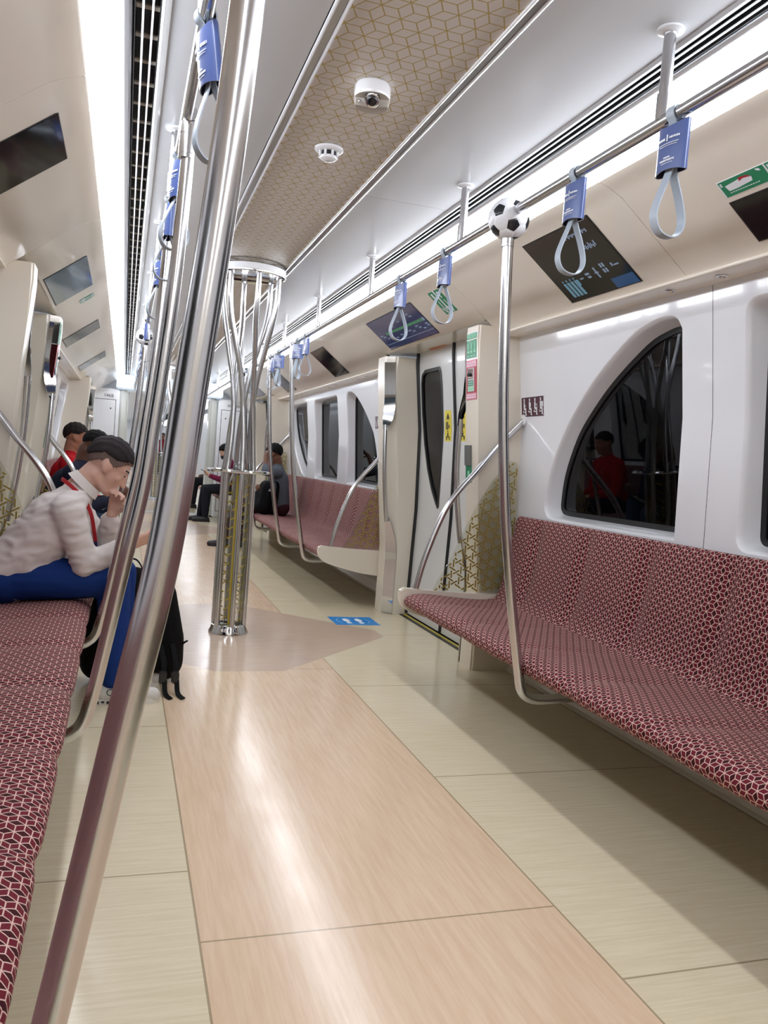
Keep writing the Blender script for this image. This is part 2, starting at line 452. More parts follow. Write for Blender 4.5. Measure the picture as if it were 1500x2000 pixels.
def side_wall(name, ya, yb, holes, s):
    b = bmesh.new()
    outer = dense([(ya, .60), (yb, .60), (yb, 1.9), (ya, 1.9)], .1)
    loops = [outer]+holes; edges = []
    for L in loops:
        vs = [b.verts.new((0, p[0], p[1])) for p in L]
        edges += [b.edges.new((vs[i], vs[(i+1) % len(vs)])) for i in range(len(vs))]
    bmesh.ops.triangle_fill(b, edges=edges, use_beauty=True, use_dissolve=False)
    for z in (.8, 1.0, 1.2, 1.4, 1.55, 1.7, 1.8):
        bmesh.ops.bisect_plane(b, geom=b.verts[:]+b.edges[:]+b.faces[:], plane_co=(0, 0, z), plane_no=(0, 0, 1))
    for f in b.faces:
        f.normal_update()
        if f.normal.x > 0: f.normal_flip()
    for v in b.verts: v.co.x = XW(v.co.z)
    mb = MB(); mb.b.free(); mb.b = b
    # rounded rims and tapered reveals
    for L in holes:
        L2 = L if area2(L) > 0 else L[::-1]
        rings = []
        for d, dx in ((0, 0), (.004, .004), (.010, .012), (.014, .022), (.030, None)):
            R = inset(L2, d) if d else L2
            rings.append([((XG(z)+.095 if dx is None else XW(z)+dx), y, z) for y, z in R])
        mb.loft(rings, caps=False)
    mb.mirror(s)
    me = mb.mesh(name, WHITE, ang=50., recalc=False)
    bm = bmesh.new(); bm.from_mesh(me); bmesh.ops.remove_doubles(bm, verts=bm.verts, dist=.0004)
    bmesh.ops.recalc_face_normals(bm, faces=bm.faces)
    for f in bm.faces: f.smooth = True
    for e in bm.edges:
        e.smooth = not (len(e.link_faces) == 2 and e.calc_face_angle(0.) > math.radians(45))
    bm.to_mesh(me); bm.free()
    cn = [c.vector.copy() for c in me.corner_normals]
    for p in me.polygons:
        if abs(p.normal.x) > .985 and all(abs(me.vertices[i].co.x*s-XW(me.vertices[i].co.z)) < .002 for i in p.vertices):
            for li in p.loop_indices:
                z = me.vertices[me.loops[li].vertex_index].co.z; d = (XW(z+.12)-XW(z-.12))/.24
                nv = V((-s, 0, d)).normalized(); cn[li] = nv if p.normal.dot(nv) > 0 else -nv
    me.normals_split_custom_set([tuple(c) for c in cn])
    return struct(link(name, me))
wn = 0
def XG(z): return 1.4525+(z-.905)*(1.387-1.4525)/(1.816-.905)
def window(L, s):
    global wn; wn += 1
    L2 = L if area2(L) > 0 else L[::-1]
    w = sset('window_%d' % wn)
    o_, i_ = inset(L2, .026), inset(L2, .052)
    b = MB(); X = lambda z: XG(z)+.086
    n = len(o_)
    for A, B, dx in ((o_, i_, 0),):
        va = [b.b.verts.new((X(z), y, z)) for y, z in A]; vb = [b.b.verts.new((X(z)+.003, y, z)) for y, z in B]
        vc = [b.b.verts.new((X(z)+.014, y, z)) for y, z in B]; vd = [b.b.verts.new((X(z)+.014, y, z)) for y, z in A]
        for i in range(n):
            k = (i+1) % n
            for p, q in ((va, vb), (vb, vc), (vc, vd), (vd, va)): b.b.faces.new((p[i], p[k], q[k], q[i]))
    b.mirror(s); b.build('frame', BLACK, w)
    b = MB(); zc = sum(p[1] for p in i_)/n; yc = sum(p[0] for p in i_)/n
    g0 = inset(L2, .048)
    f1 = [b.b.verts.new((X(z)+.010, y, z)) for y, z in g0]
    f2 = [b.b.verts.new((X(z)+.014, y, z)) for y, z in g0]
    fa = b.b.faces.new(f1); fb = b.b.faces.new(f2[::-1])
    for i in range(n): b.b.faces.new((f1[i], f2[i], f2[(i+1) % n], f1[(i+1) % n]))
    bmesh.ops.triangulate(b.b, faces=[fa, fb])
    b.mirror(s); b.build('glass', WGLASS, w, smooth=False)
    return w
for s, side in ((1, 'right'), (-1, 'left')):
    H1 = [dense(arch_loop(2.785, 1)), dense(rect_loop(1.36, 2.44)), dense(arch_loop(1.0, -1, True))]
    H2 = [dense(arch_loop(7.95, -1)), dense(rect_loop(8.31, 9.40)), dense(arch_loop(9.80, 1, True))]
    side_wall('wall_%s_near' % side, Y0, 2.606, [H1[1], H1[2]], s)
    side_wall('wall_%s_mid' % side, 2.609, 4.22, [H1[0]], s)
    side_wall('wall_%s_far' % side, 6.03, 11.04, H2, s)
    for L in H1+H2: window(L, s)
    side_wall('wall_%s_end' % side, DC2+.9, YE, [], s)
    # lower wall: heater casing, skirting
    for ya, yb in ((Y0, 4.2), (6.05, DC2-.93), (DC2+.93, YE)):
        n += 1
        b = MB(); x0, x1 = sorted((s*1.50, s*1.62)); b.box(x0, x1, ya, yb, .09, .62)
        for z in (.15, .17, .30): x0, x1 = sorted((s*1.492, s*1.51)); b.box(x0, x1, ya, yb, z, z+.008)
        struct(b.build('trim_%d' % n, GREYM, smooth=False))
        struct(sweep('baseboard_%s_%d' % (side, n), [(1.46, .002), (1.482, .01), (1.495, .03), (1.50, .095)], ya, yb, CREAM, s, thick=.004))
    # backing to the shell so no light leaks in
    b = MB(); x0, x1 = sorted((s*1.70, s*1.74)); b.box(x0, x1, Y0, 4.3, -.05, .88); b.box(x0, x1, 6.0, YE, -.05, .88)
    struct(b.build('wall_%s_outer' % side, DARK, smooth=False))
    # what lies outside the glass
    b = MB(); x0, x1 = sorted((s*2.6, s*2.7)); b.box(x0, x1, -6, 4.6, -1, 3.2); struct(b.build('wall_%s_tunnel' % side, TUNNEL, smooth=False))
    b = MB(); x0, x1 = sorted((s*1.86, s*1.9)); b.box(x0, x1, 4.6, 16, -1, 3.2); struct(b.build('wall_%s_platform' % side, PLAT, smooth=False))

# ------------------------------------------------------------------ doorways
def XD(z): return XW(z)-.005
dn = 0
def doorway(dc, s, side):
    global dn, n
    for e in (-1, 1):                                # posts: e=-1 near, +1 far
        Y = lambda d: dc+e*d
        plan = [(1.25, Y(.94)), (1.25, Y(.765)), (1.32, Y(.695)), (1.50, Y(.695)), (1.50, Y(.94))]
        loops = [[(XP(z, x) if x < 1.4 else x, y, z) for x, y in plan] for z in (0, .5, .9, 1.3, 1.6, 1.85, 1.93)]
        b = MB(); b.loft(loops); b.mirror(s)
        bmesh.ops.bevel(b.b, geom=[q for q in b.b.edges if abs((q.verts[0].co-q.verts[1].co).normalized().z) > .9 and max(abs(q.verts[0].co.x), abs(q.verts[1].co.x)) < 1.3], offset=.012, segments=3, affect='EDGES')
        ps = 'near' if e < 0 else 'far'
        p = b.build('door_post', CREAM)
        nm = 'first' if dc == DC else 'second'
        tag(p, 'cream pillar on the %s edge of the %s doorway in the %s wall' % (ps, nm, side), 'pillar', 'door pillars')
        # polished grab unit on the chamfer
        hw = .046
        cx, cy = 1.285, Y(.73); u = V((.07, e*-.07, 0)).normalized(); w = V((-.707, -e*.707, 0))
        gr = thing('door_grab_bar', 'mirror-polished grab bar on the chamfer of the %s pillar of the %s doorway, %s wall' % (ps, nm, side), 'grab bar', (s*cx, cy, 0), 'door grab bars')
        def strip(pts, name, m, th=.006):
            b = MB(); L = []
            for z, o, wd, sh in pts:
                c = V((XP(z, cx), cy, z))+w*o+u*sh
                L.append([c+u*wd, c-u*wd, c-u*wd-w*th, c+u*wd-w*th])
            b.loft(L); b.mirror(s); return b.build(name, m, gr, ang=25)
        strip([(1.885, .008, hw, 0), (1.66, .008, hw, 0), (1.56, .018, hw, 0), (1.50, .034, hw, 0), (1.44, .05, .036, -.006), (1.38, .056, .018, -.022)], 'upper_plate', CHROME)
        strip([(.005, .008, hw, 0), (.45, .008, hw, 0), (.56, .012, hw*.9, -.004), (.66, .025, .030, -.014), (.74, .04, .016, -.022)], 'lower_plate', CHROME)
        pts = []
        for k in range(13):
            t = k/12; z = .70+t*.72
            c = V((XP(z, cx), cy, z))+w*(.045+.022*math.sin(PI*t))+u*-.022; pts.append((s*c.x, c.y, c.z))
        MB().tube(pts, .016, 12).build('bar', STEEL, gr)
    # header and door leaves
    n += 1
    b = MB(); ya, yb = dc-.90, dc+.90
    b.prism([(1.168, ya, 1.964), (1.178, ya, 1.961), (1.44, ya, 1.972), (1.44, ya, 2.05), (1.19, ya, 1.985)], (0, yb-ya, 0))
    b.mirror(s); struct(b.build('trim_%d' % n, CREAM, smooth=False))
    ya, yb = dc-.70, dc+.70
    b = MB(); x0, x1 = sorted((s*1.375, s*1.40)); b.box(x0, x1, ya, yb, -.02, .004); x0, x1 = sorted((s*1.40, s*1.425)); b.box(x0, x1, ya, yb, -.02, .005, 1)
    x0, x1 = sorted((s*1.425, s*1.60)); b.box(x0, x1, ya, yb, -.02, .003); n += 1
    struct(b.build('trim_%d' % n, [BLACK, YELLINE], smooth=False))
    for e in (-1, 1):
        dn += 1
        D = sset('door_%d' % dn)
        zs = [.015, .4, .8, 1.1, 1.4, 1.65, 1.9, 1.985]
        win = [(.255, .86), (.235, 1.30), (.232, 1.70), (.245, 1.80), (.27, 1.825), (.55, 1.825), (.61, 1.80), (.63, 1.74), (.63, 1.52), (.585, 1.30), (.50, 1.12), (.40, .98), (.30, .88), (.268, .855)]
        win = dense([(dc+e*a, z) for a, z in win], .12)
        b = bmesh.new(); ed = []
        for L in (dense([(dc+e*.006, .012), (dc+e*.69, .012), (dc+e*.69, 1.985), (dc+e*.006, 1.985)], .12), win):
            vs = [b.verts.new((0, *p)) for p in L]; ed += [b.edges.new((vs[i], vs[(i+1) % len(vs)])) for i in range(len(vs))]
        bmesh.ops.triangle_fill(b, edges=ed, use_beauty=True)
        for z in (.4, .8, 1.1, 1.4, 1.65, 1.85): bmesh.ops.bisect_plane(b, geom=b.verts[:]+b.edges[:]+b.faces[:], plane_co=(0, 0, z), plane_no=(0, 0, 1))
        for v in b.verts: v.co.x = XD(v.co.z)
        mb = MB(); mb.b.free(); mb.b = b
        bmesh.ops.solidify(b, geom=b.faces[:], thickness=.03)
        if min(v.co.x-XD(v.co.z) for v in b.verts) < -.012:
            for v in b.verts: v.co.x += .03
        mb.mirror(s); mb.build('leaf', DOORW, D, ang=40)
        b = MB(); W2 = win if area2(win) > 0 else win[::-1]
        A, B = inset(W2, -.012), inset(W2, .012)
        b.loft([[(XD(z)-.004, y, z) for y, z in A], [(XD(z)-.006, y, z) for y, z in B], [(XD(z)+.010, y, z) for y, z in B]], caps=False)
        b.mirror(s); b.build('gasket', BLACK, D, recalc=True)
        b = MB(); f = b.b.faces.new([b.b.verts.new((XD(z)+.006, y, z)) for y, z in inset(W2, .006)])
        r = bmesh.ops.extrude_face_region(b.b, geom=[f]); bmesh.ops.translate(b.b, vec=(.005, 0, 0), verts=[v for v in r['geom'] if isinstance(v, bmesh.types.BMVert)])
        bmesh.ops.triangulate(b.b, faces=[q for q in b.b.faces if len(q.verts) > 4]); b.mirror(s); b.build('glass', WGLASS, D, smooth=False)
        b = MB()
        for d in (.004, .692): b.tube([(s*(XD(z)-.004), dc+e*d, z) for z in zs], .011 if d < .1 else .016, 8)
        b.build('seal', BLACK, D)
for s, side in ((1, 'right'), (-1, 'left')):
    doorway(DC, s, side); doorway(DC2, s, side)

# ------------------------------------------------------------------ end bulkhead, gangway and the next car
b = MB()
for s in (1, -1):
    x0, x1 = sorted((s*.78, s*1.60)); b.box(x0, x1, YE, YE+.12, 0, 2.5)
b.box(-.78, .78, YE, YE+.12, 2.30, 2.5)
struct(b.build('wall_end', WHITE, smooth=False))
n += 1
struct(MB().box(-.86, .86, YE-.35, YE+.30, 2.03, 2.27, bev=.02).build('trim_%d' % n, GANG))
n += 1
struct(MB().box(-.78, .78, YE-.02, YE+.42, 0, .006).build('trim_%d' % n, GREYM, smooth=False))
for s, side in ((1, 'right'), (-1, 'left')):
    c = thing('equipment_cabinet', 'tall white equipment cabinet built into the end wall on the %s of the gangway' % side, 'cabinet', (s*1.1, YE, 0), 'end wall cabinets')
    x0, x1 = sorted((s*.80, s*1.40)); MB().box(x0, x1, YE-.30, YE-.004, 0, 2.02, bev=.02).build('body', WHITE, c)
    x0, x1 = sorted((s*.86, s*1.32)); d = MB().box(x0, x1, YE-.310, YE-.299, .12, 1.84, bev=.004).build('door', WHITE, c)
    x0, x1 = sorted((s*.852, s*1.328)); MB().box(x0, x1, YE-.303, YE-.2995, .112, 1.848).build('door_gap', BLACK, c, smooth=False)
    MB().lathe([(.012, 0), (.012, .006), (.004, .008)], (s*.93, YE-.309, 1.70), (0, -1, 0), 12).build('lock', DARK, d)
    if s < 0:
        placed_text('number', '146B', .075, frame((-.97, YE-.302, 1.905), (1, 0, 0), (0, 0, 1)), INKB, c)
    else:
        MB().box(.95, 1.25, YE-.304, YE-.299, 1.90, 1.945).build('vent_slot', SILVER, c, smooth=False)
    x0, x1 = sorted((s*.66, s*.80))
    gpl = MB().box(x0, x1, YE-.22, YE+.10, 0, 2.03, bev=.03).build('gangway_pillar', mat('pale_grey_pillar', '#c3c6c0', .2, coat=.3))
    tag(gpl, 'pale grey upright framing the %s side of the gangway opening' % side, 'pillar')
# next car: shell only, far away
nx = YE+.42
b = MB()
for s in (1, -1):
    x0, x1 = sorted((s*1.38, s*1.5)); b.box(x0, x1, nx, 40, 0, 2.3)
b.box(-1.5, 1.5, 40, 40.1, 0, 2.3); b.box(-.85, .85, YE+.12, nx, 2.08, 2.2)
for s in (1, -1):
    x0, x1 = sorted((s*.80, s*.9)); b.box(x0, x1, YE+.12, nx, 0, 2.2)
struct(b.build('wall_next_car', WHITE, smooth=False))
for s, side in ((1, 'right'), (-1, 'left')):
    x0, x1 = sorted((s*.80, s*1.2))
    tag(MB().box(x0, x1, nx+.3, 39.5, 2.16, 2.2).build('ceiling_light', LAMP2, smooth=False), 'far light strip on the %s of the next car seen through the gangway' % side, 'light')
# back of this car, behind the viewer
struct(MB().box(-1.7, 1.7, Y0-.1, Y0, 0, 2.5).build('wall_back', CREAM, smooth=False))
# ------------------------------------------------------------------ camera
yaw, pit, rol = math.radians(17.87), math.radians(-3.265), math.radians(4.45)
CF = V((math.sin(yaw)*math.cos(pit), math.cos(yaw)*math.cos(pit), math.sin(pit)))
r0 = V((math.cos(yaw), -math.sin(yaw), 0)); u0 = r0.cross(CF)
CR = r0*math.cos(rol)+u0*math.sin(rol); CU = u0*math.cos(rol)-r0*math.sin(rol)
CP = V((-.686, 0, 1.12))
cd = bpy.data.cameras.new('camera'); cam = bpy.data.objects.new('camera', cd); COL.objects.link(cam)
cam.matrix_world = Matrix(((CR.x, CU.x, -CF.x, CP.x), (CR.y, CU.y, -CF.y, CP.y), (CR.z, CU.z, -CF.z, CP.z), (0, 0, 0, 1)))
cd.sensor_fit = 'VERTICAL'; cd.sensor_height = 36.; cd.lens = 1598/2000*36; cd.clip_start = .02
SC.camera = cam

# ------------------------------------------------------------------ benches
def bench(ya, yb, s, label, seam0, group=None):
    t = thing('bench_seat', label, 'bench', (s*1.1, (ya+yb)/2, 0), 'upholstered bench seats')
    top = [(.86, .364), (.818, .368), (.793, .382), (.783, .402), (.789, .422), (.815, .438), (.86, .447), (.95, .444), (1.06, .434), (1.16, .426), (1.25, .425), (1.30, .432)]
    back = [(1.27, .405), (1.30, .428), (1.328, .458), (1.345, .51), (1.357, .57), (1.368, .64), (1.380, .71), (1.392, .78), (1.402, .84), (1.409, .875), (1.420, .893), (1.434, .897), (1.446, .888)]
    def shell(name, path, under, depth):
        P = smoothpath([(p[0], 0, p[1]) for p in path], 3)
        N = []
        for i in range(len(P)):
            d = (P[min(i+1, len(P)-1)]-P[max(i-1, 0)]).normalized(); N.append(V((-d.z, 0, d.x)))
        L = [0.]
        for a, b in zip(P, P[1:]): L.append(L[-1]+(b-a).length)
        ny = int((yb-ya)/.024); b = bmesh.new(); uvl = b.loops.layers.uv.new('UVMap'); rows = []
        for j in range(ny+1):
            y = ya+(yb-ya)*j/ny; ph = ((y-seam0)/.475+.5) % 1-.5; dd = abs(ph)*.475
            valley = math.exp(-(dd/.05)**2)
            endr = min(1, min(y-ya, yb-y)/.03); er = (1-math.sqrt(max(0, 1-(1-endr)**2)))*.012
            row = []
            for i, p in enumerate(P):
                f = i/(len(P)-1); amp = depth*(math.sin(PI*min(1, f*1.15)) if depth > .01 else math.sin(PI*f))
                dish = .006*math.cos(2*PI*ph)*math.sin(PI*f)
                q = p - N[i]*0 + N[i]*(-(amp*valley+er) + -dish*.0)
                row.append((b.verts.new((q.x, y, q.z)), y, L[i]))
            rows.append(row)
        for A, B in zip(rows, rows[1:]):
            for i in range(len(P)-1):
                f = b.faces.new((A[i][0], A[i+1][0], B[i+1][0], B[i][0]))
                for lp, src in zip(f.loops, (A[i], A[i+1], B[i+1], B[i])): lp[uvl].uv = (src[1], src[2])
        # underside and ends
        for j in (0, ny):
            vs = [r[0] for r in rows[j]]+[b.verts.new((x, rows[j][0][1], z)) for x, z in under]
            f = b.faces.new(vs)
            for lp in f.loops: lp[uvl].uv = (lp.vert.co.x, lp.vert.co.z)
        U = [[rows[j][-1][0]]+[v for v in b.verts if abs(v.co.y-rows[j][0][1]) < 1e-6 and any(abs(v.co.x-x) < 1e-6 and abs(v.co.z-z) < 1e-6 for x, z in under)]+[rows[j][0][0]] for j in (0, ny)]
        for i in range(len(U[0])-1):
            f = b.faces.new((U[0][i], U[0][i+1], U[1][i+1], U[1][i])); f.material_index = 1
        mb = MB(); mb.b.free(); mb.b = b; mb.mirror(s)
        return mb.build(name, [FABRIC, GREYM], t, ang=60)
    shell('seat_cushion', top, [(1.30, .355), (1.05, .352)], .010)
    shell('backrest', back, [(1.446, .45), (1.30, .36)], .030)
    # steel brackets carrying the seat
    y = ya+.35
    while y < yb-.2:
        b = MB(); b.prism([(s*1.50, y, .12), (s*1.50, y, .335), (s*.98, y, .335), (s*1.02, y, .30), (s*1.40, y, .20)], (0, .02, 0)); b.build('bracket', GREYM, t, smooth=False); y += 1.42
    return t
bench(-1.2, 4.115, 1, 'long maroon patterned bench on the right, empty, closest to the viewer', 3.83)
bench(-1.2, 4.115, -1, 'long maroon patterned bench on the left under the man in the white shirt', 3.83)
bench(6.14, 10.95, 1, 'maroon patterned bench beyond the right doorway with the man hugging his backpack', 7.3)
bench(6.14, 10.95, -1, 'maroon bench beyond the left doorway under the man in the red shirt', 7.3)
bench(12.98, 14.12, 1, 'short maroon bench by the end wall under the man in the maroon jacket', 13.5)

# ------------------------------------------------------------------ seat-end screens: cream shell, glass with gold lattice, steel rail
def lattice_bars(e=.0345, ang=38.):
    """pinwheel bars on the edges of a honeycomb: list of polylines in (u, v)"""
    out = []; s3 = math.sqrt(3); t = math.radians(-ang); ct, st = math.cos(t), math.sin(t)
    for i in range(-34, 35):
        for j in range(-34, 35):
            cx, cy = e*s3*(i+j*.5), e*1.5*j
            if math.hypot(cx, cy) > .75: continue
            for k in range(3):
                a = math.radians(90+120*k)
                mx, my = cx+math.cos(a)*e/2, cy+math.sin(a)*e/2
                d = a+math.radians(ang); L = e*.52
                p, q = (mx-math.cos(d)*L, my-math.sin(d)*L), (mx+math.cos(d)*L, my+math.sin(d)*L)
                hk = d+math.radians(-55); h = e*.07
                out.append([(x*ct-y*st, x*st+y*ct) for x, y in ((p[0]-math.cos(hk)*h, p[1]-math.sin(hk)*h), p, q, (q[0]+math.cos(hk)*h, q[1]+math.sin(hk)*h))])
    return out
BARS = lattice_bars()
def inside(p, L):
    c = False
    for a, b in zip(L, L[1:]+L[:1]):
        if (a[1] > p[1]) != (b[1] > p[1]) and p[0] < (b[0]-a[0])*(p[1]-a[1])/(b[1]-a[1])+a[0]: c = not c
    return c
def band(b, pts, w, place, t):
    """flat bar along a 2-d polyline, mapped by place(u, v, t)"""
    n = len(pts); off = []
    for i in range(n):
        a, c = pts[max(i-1, 0)], pts[min(i+1, n-1)]; d = math.hypot(c[0]-a[0], c[1]-a[1]) or 1
        off.append((-(c[1]-a[1])/d*w/2, (c[0]-a[0])/d*w/2))
    loops = []
    for p, o in zip(pts, off):
        loops.append([place(p[0]+o[0], p[1]+o[1], 0), place(p[0]-o[0], p[1]-o[1], 0), place(p[0]-o[0], p[1]-o[1], t), place(p[0]+o[0], p[1]+o[1], t)])
    b.loft(loops)
def seat_end(yp, e, s, label):
    """e = +1: bench lies on the -y side (screen closes its far end)"""
    t = thing('seat_end_screen', label, 'partition', (s*1.1, yp, .4), 'gold lattice seat-end screens')
    prof = smoothpath([(1.44, 0, .445), (1.10, 0, .452), (.90, 0, .462), (.795, 0, .468)], 3)+smoothpath([(.775, 0, .455), (.772, 0, .42), (.785, 0, .38), (.83, 0, .342), (.95, 0, .305), (1.15, 0, .262), (1.44, 0, .235)], 4)
    b = MB(); b.prism([(p.x, yp-.022, p.z) for p in prof], (0, .044, 0)); b.mirror(s)
    bmesh.ops.bevel(b.b, geom=[q for q in b.b.edges if abs(q.verts[0].co.y-q.verts[1].co.y) < 1e-5], offset=.006, segments=2, affect='EDGES')
    b.build('end_shell', CREAM, t, ang=45)
    P = [(.960, .455), (1.055, .63), (1.125, .80), (1.185, .935), (1.27, 1.08), (1.37, 1.20), (1.412, 1.19), (1.428, .98), (1.435, .455)]
    b = MB(); b.prism([(x, yp-.004, z) for x, z in P], (0, .008, 0)); b.mirror(s); b.build('glass_pane', PGLASS, t, smooth=False)
    b = MB(); P2 = inset(P, .004)
    ca, sa = math.cos(.0), math.sin(.0)
    for pl in BARS:
        q = [(1.2+u*ca-v*sa, .82+u*sa+v*ca) for u, v in pl]
        if all(inside(p, P2) for p in q[1:3]): band(b, q, .0082, lambda u, v, k: (u, yp-.0062+k, v), .0022)
        elif inside(((q[1][0]+q[2][0])/2, (q[1][1]+q[2][1])/2), P2): band(b, [((q[1][0]+q[2][0])/2, (q[1][1]+q[2][1])/2), q[1] if inside(q[1], P2) else q[2] if inside(q[2], P2) else ((q[1][0]*3+q[2][0])/4, (q[1][1]*3+q[2][1])/4)], .0082, lambda u, v, k: (u, yp-.0062+k, v), .0022)
    b.mirror(s); b.build('lattice', GOLD, t, smooth=False)
    b = MB(); b.tube([(s*p.x, yp+e*.004, p.z) for p in smoothpath([(.868, 0, .455), (.895, 0, .585), (.933, 0, .713), (.972, 0, .825), (1.02, 0, .931), (1.085, 0, 1.025), (1.158, 0, 1.11), (1.27, 0, 1.25), (1.385, 0, 1.378), (1.432, 0, 1.43)], 4)], .0165, 14)
    b.build('handrail', STEEL, t)
    b = MB().lathe([(.032, 0), (.032, .008), (.018, .012)], (s*(XW(1.43)-.001), yp, 1.43), (-s, 0, 0), 16); b.build('wall_flange', WHITE, t)
seat_end(4.15, 1, 1, 'gold lattice glass screen with sloping rail at the far end of the empty right bench')
seat_end(4.15, 1, -1, 'gold lattice glass screen with sloping rail behind the man in the white shirt')
seat_end(6.105, -1, 1, 'gold lattice glass screen just beyond the right doorway, in front of the far bench')
seat_end(6.105, -1, -1, 'gold lattice glass screen just beyond the left doorway, beside the dark-haired man')
seat_end(10.98, 1, 1, 'far gold lattice screen behind the man hugging his backpack')
seat_end(12.95, -1, 1, 'far gold lattice screen behind the man in the maroon jacket, by the last doorway')

# ------------------------------------------------------------------ overhead rails, hangers, poles
XR, ZR = .572, 2.045
for s, side in ((1, 'right'), (-1, 'left')):
    t = thing('grab_rail', 'long steel overhead grab rail hung below the ceiling along the %s benches' % side, 'rail', (s*XR, 6, ZR))
    MB().tube([(s*XR, -1.5, ZR), (s*XR, 14.2, ZR)], .0165, 14).build('rail_tube', STEEL, t)
    for k in range(-1, 10):
        y = 1.8474+1.3094*k
        MB().tube([(s*XR, y, ZR+.005), (s*XR, y, ZR+.07), (s*XR, y, ZR+.0705), (s*XR, y, 2.272)], [.019, .019, .0155, .0155], 14).build('hanger', STEEL, t)
        MB().lathe([(.034, 0), (.034, -.005), (.022, -.009), (.016, -.010)], (s*XR, y, 2.2765), n=24).build('flange', WHITE, t)
PROF = [(.572, 2.045), (.576, 1.95), (.587, 1.75), (.599, 1.55), (.614, 1.355), (.644, 1.076), (.672, .887), (.717, .639), (.757, .445), (.772, .375), (.784, .325), (.806, .296), (.845, .281), (.90, .280), (1.0, .287), (1.12, .30)]
PROFL = [(.566, 2.045), (.569, 1.95), (.577, 1.75), (.586, 1.57), (.600, 1.38), (.618, 1.19), (.636, 1.0), (.671, .80), (.703, .612), (.731, .451), (.747, .375), (.762, .325), (.788, .296), (.83, .281), (.90, .280), (1.0, .287), (1.12, .30)]
def pole(s, y, label, dx=0., collar=True):
    t = thing('grab_pole', label, 'pole', (s*.7, y, .3), 'curved poles from rail to bench')
    MB().tube([(s*(p.x+dx), y, p.z) for p in smoothpath([(x, 0, z) for x, z in (PROF if s > 0 else PROFL)], 6)], .0192, 18).build('tube', STEEL, t)
    b = MB().tube([(s*(XR+dx+.001), y, 2.028), (s*(XR+dx+.003), y, 1.93)], .0225, 18)
    for dz in (2.0, 1.945): b.tube([(s*(XR+dx+.002), y, dz), (s*(XR+dx+.002), y, dz-.003)], .0232, 18)
    b.tube([(s*(XR+dx), y-.035, ZR), (s*(XR+dx), y+.035, ZR)], .0205, 16)
    if collar: b.build('clamp', STEEL, t)
    else: b.b.free()
pole(1, 2.72, 'curved steel pole under the nearest football, in front of the empty right bench')
pole(-1, .93, 'thick-looking steel pole crossing the whole picture, nearest to the viewer', .002)
pole(-1, 2.42, 'steel pole just behind the nearest pole, before the man in the white shirt', -.008)
pole(-1, 3.55, 'steel pole in front of the knees of the man in the white shirt', -.006)
pole(-1, 7.1, 'steel pole under the football beyond the left doorway')
pole(-1, 8.6, 'far steel pole on the left, second beyond the doorway')
pole(1, 6.66, 'steel pole on the right bench beyond the doorway, nearest to its gold screen')
pole(1, 7.75, 'steel pole in front of the man hugging his backpack')
pole(1, 9.35, 'steel pole under the far football on the right')

# footballs on the rail joints
def football_mesh(r):
    b = bmesh.new(); bmesh.ops.create_icosphere(b, subdivisions=1, radius=1.)
    bmesh.ops.bevel(b, geom=b.verts[:], offset=100/3, offset_type='PERCENT', segments=1, affect='VERTICES')
    lay = b.faces.layers.int.new('fid')
    axes = [f.calc_center_median().normalized() for f in b.faces if len(f.verts) == 5]
    for i, f in enumerate(b.faces): f[lay] = i+1; f.material_index = 1 if len(f.verts) == 5 else 0
    bmesh.ops.poke(b, faces=b.faces[:])
    bmesh.ops.subdivide_edges(b, edges=b.edges[:], cuts=5, use_grid_fill=True)
    for v in b.verts: v.co.normalize()
    seam = [v for v in b.verts if len({f[lay] for f in v.link_faces}) > 1]
    for v in seam: v.co *= .972
    for v in b.verts: v.co *= r
    return b, axes
def football(c, r, label, d0=None, u=None):
    b, axes = football_mesh(r)
    if d0 is not None:
        a = axes[0]; nb = min((q for q in axes[1:] if q.dot(a) > 0), key=lambda q: -q.dot(a))
        S = frame((0, 0, 0), a, nb-a*nb.dot(a)).to_3x3(); D = frame((0, 0, 0), d0, u).to_3x3()
        R = D @ S.inverted()
    else: R = Matrix.Rotation(.7, 3, 'X') @ Matrix.Rotation(.4, 3, 'Z')
    bmesh.ops.transform(b, matrix=Matrix.Translation(V(c)) @ R.to_4x4(), verts=b.verts)
    mb = MB(); mb.b.free(); mb.b = b
    o = mb.build('football', [BALLW, BALLB], ang=180)
    return tag(o, label, 'football', 'footballs on the pole tops')
bc = V((XR, 2.72, 2.028)); ray = (bc-CP).normalized()
DN = -CU; d0 = (-ray + CR*.26 + DN*.32).normalized()
football(bc, .0735, 'black and white football fixed on the nearest right pole top, at the rail joint', d0, CR*math.cos(.14)+DN*math.sin(.14))
football((XR, 9.35, 2.02), .0735, 'small far football on the rail over the right bench beyond the doorway')
football((-XR, 7.1, 2.02), .0735, 'football on the left overhead rail, half hidden by a blue-tagged strap')

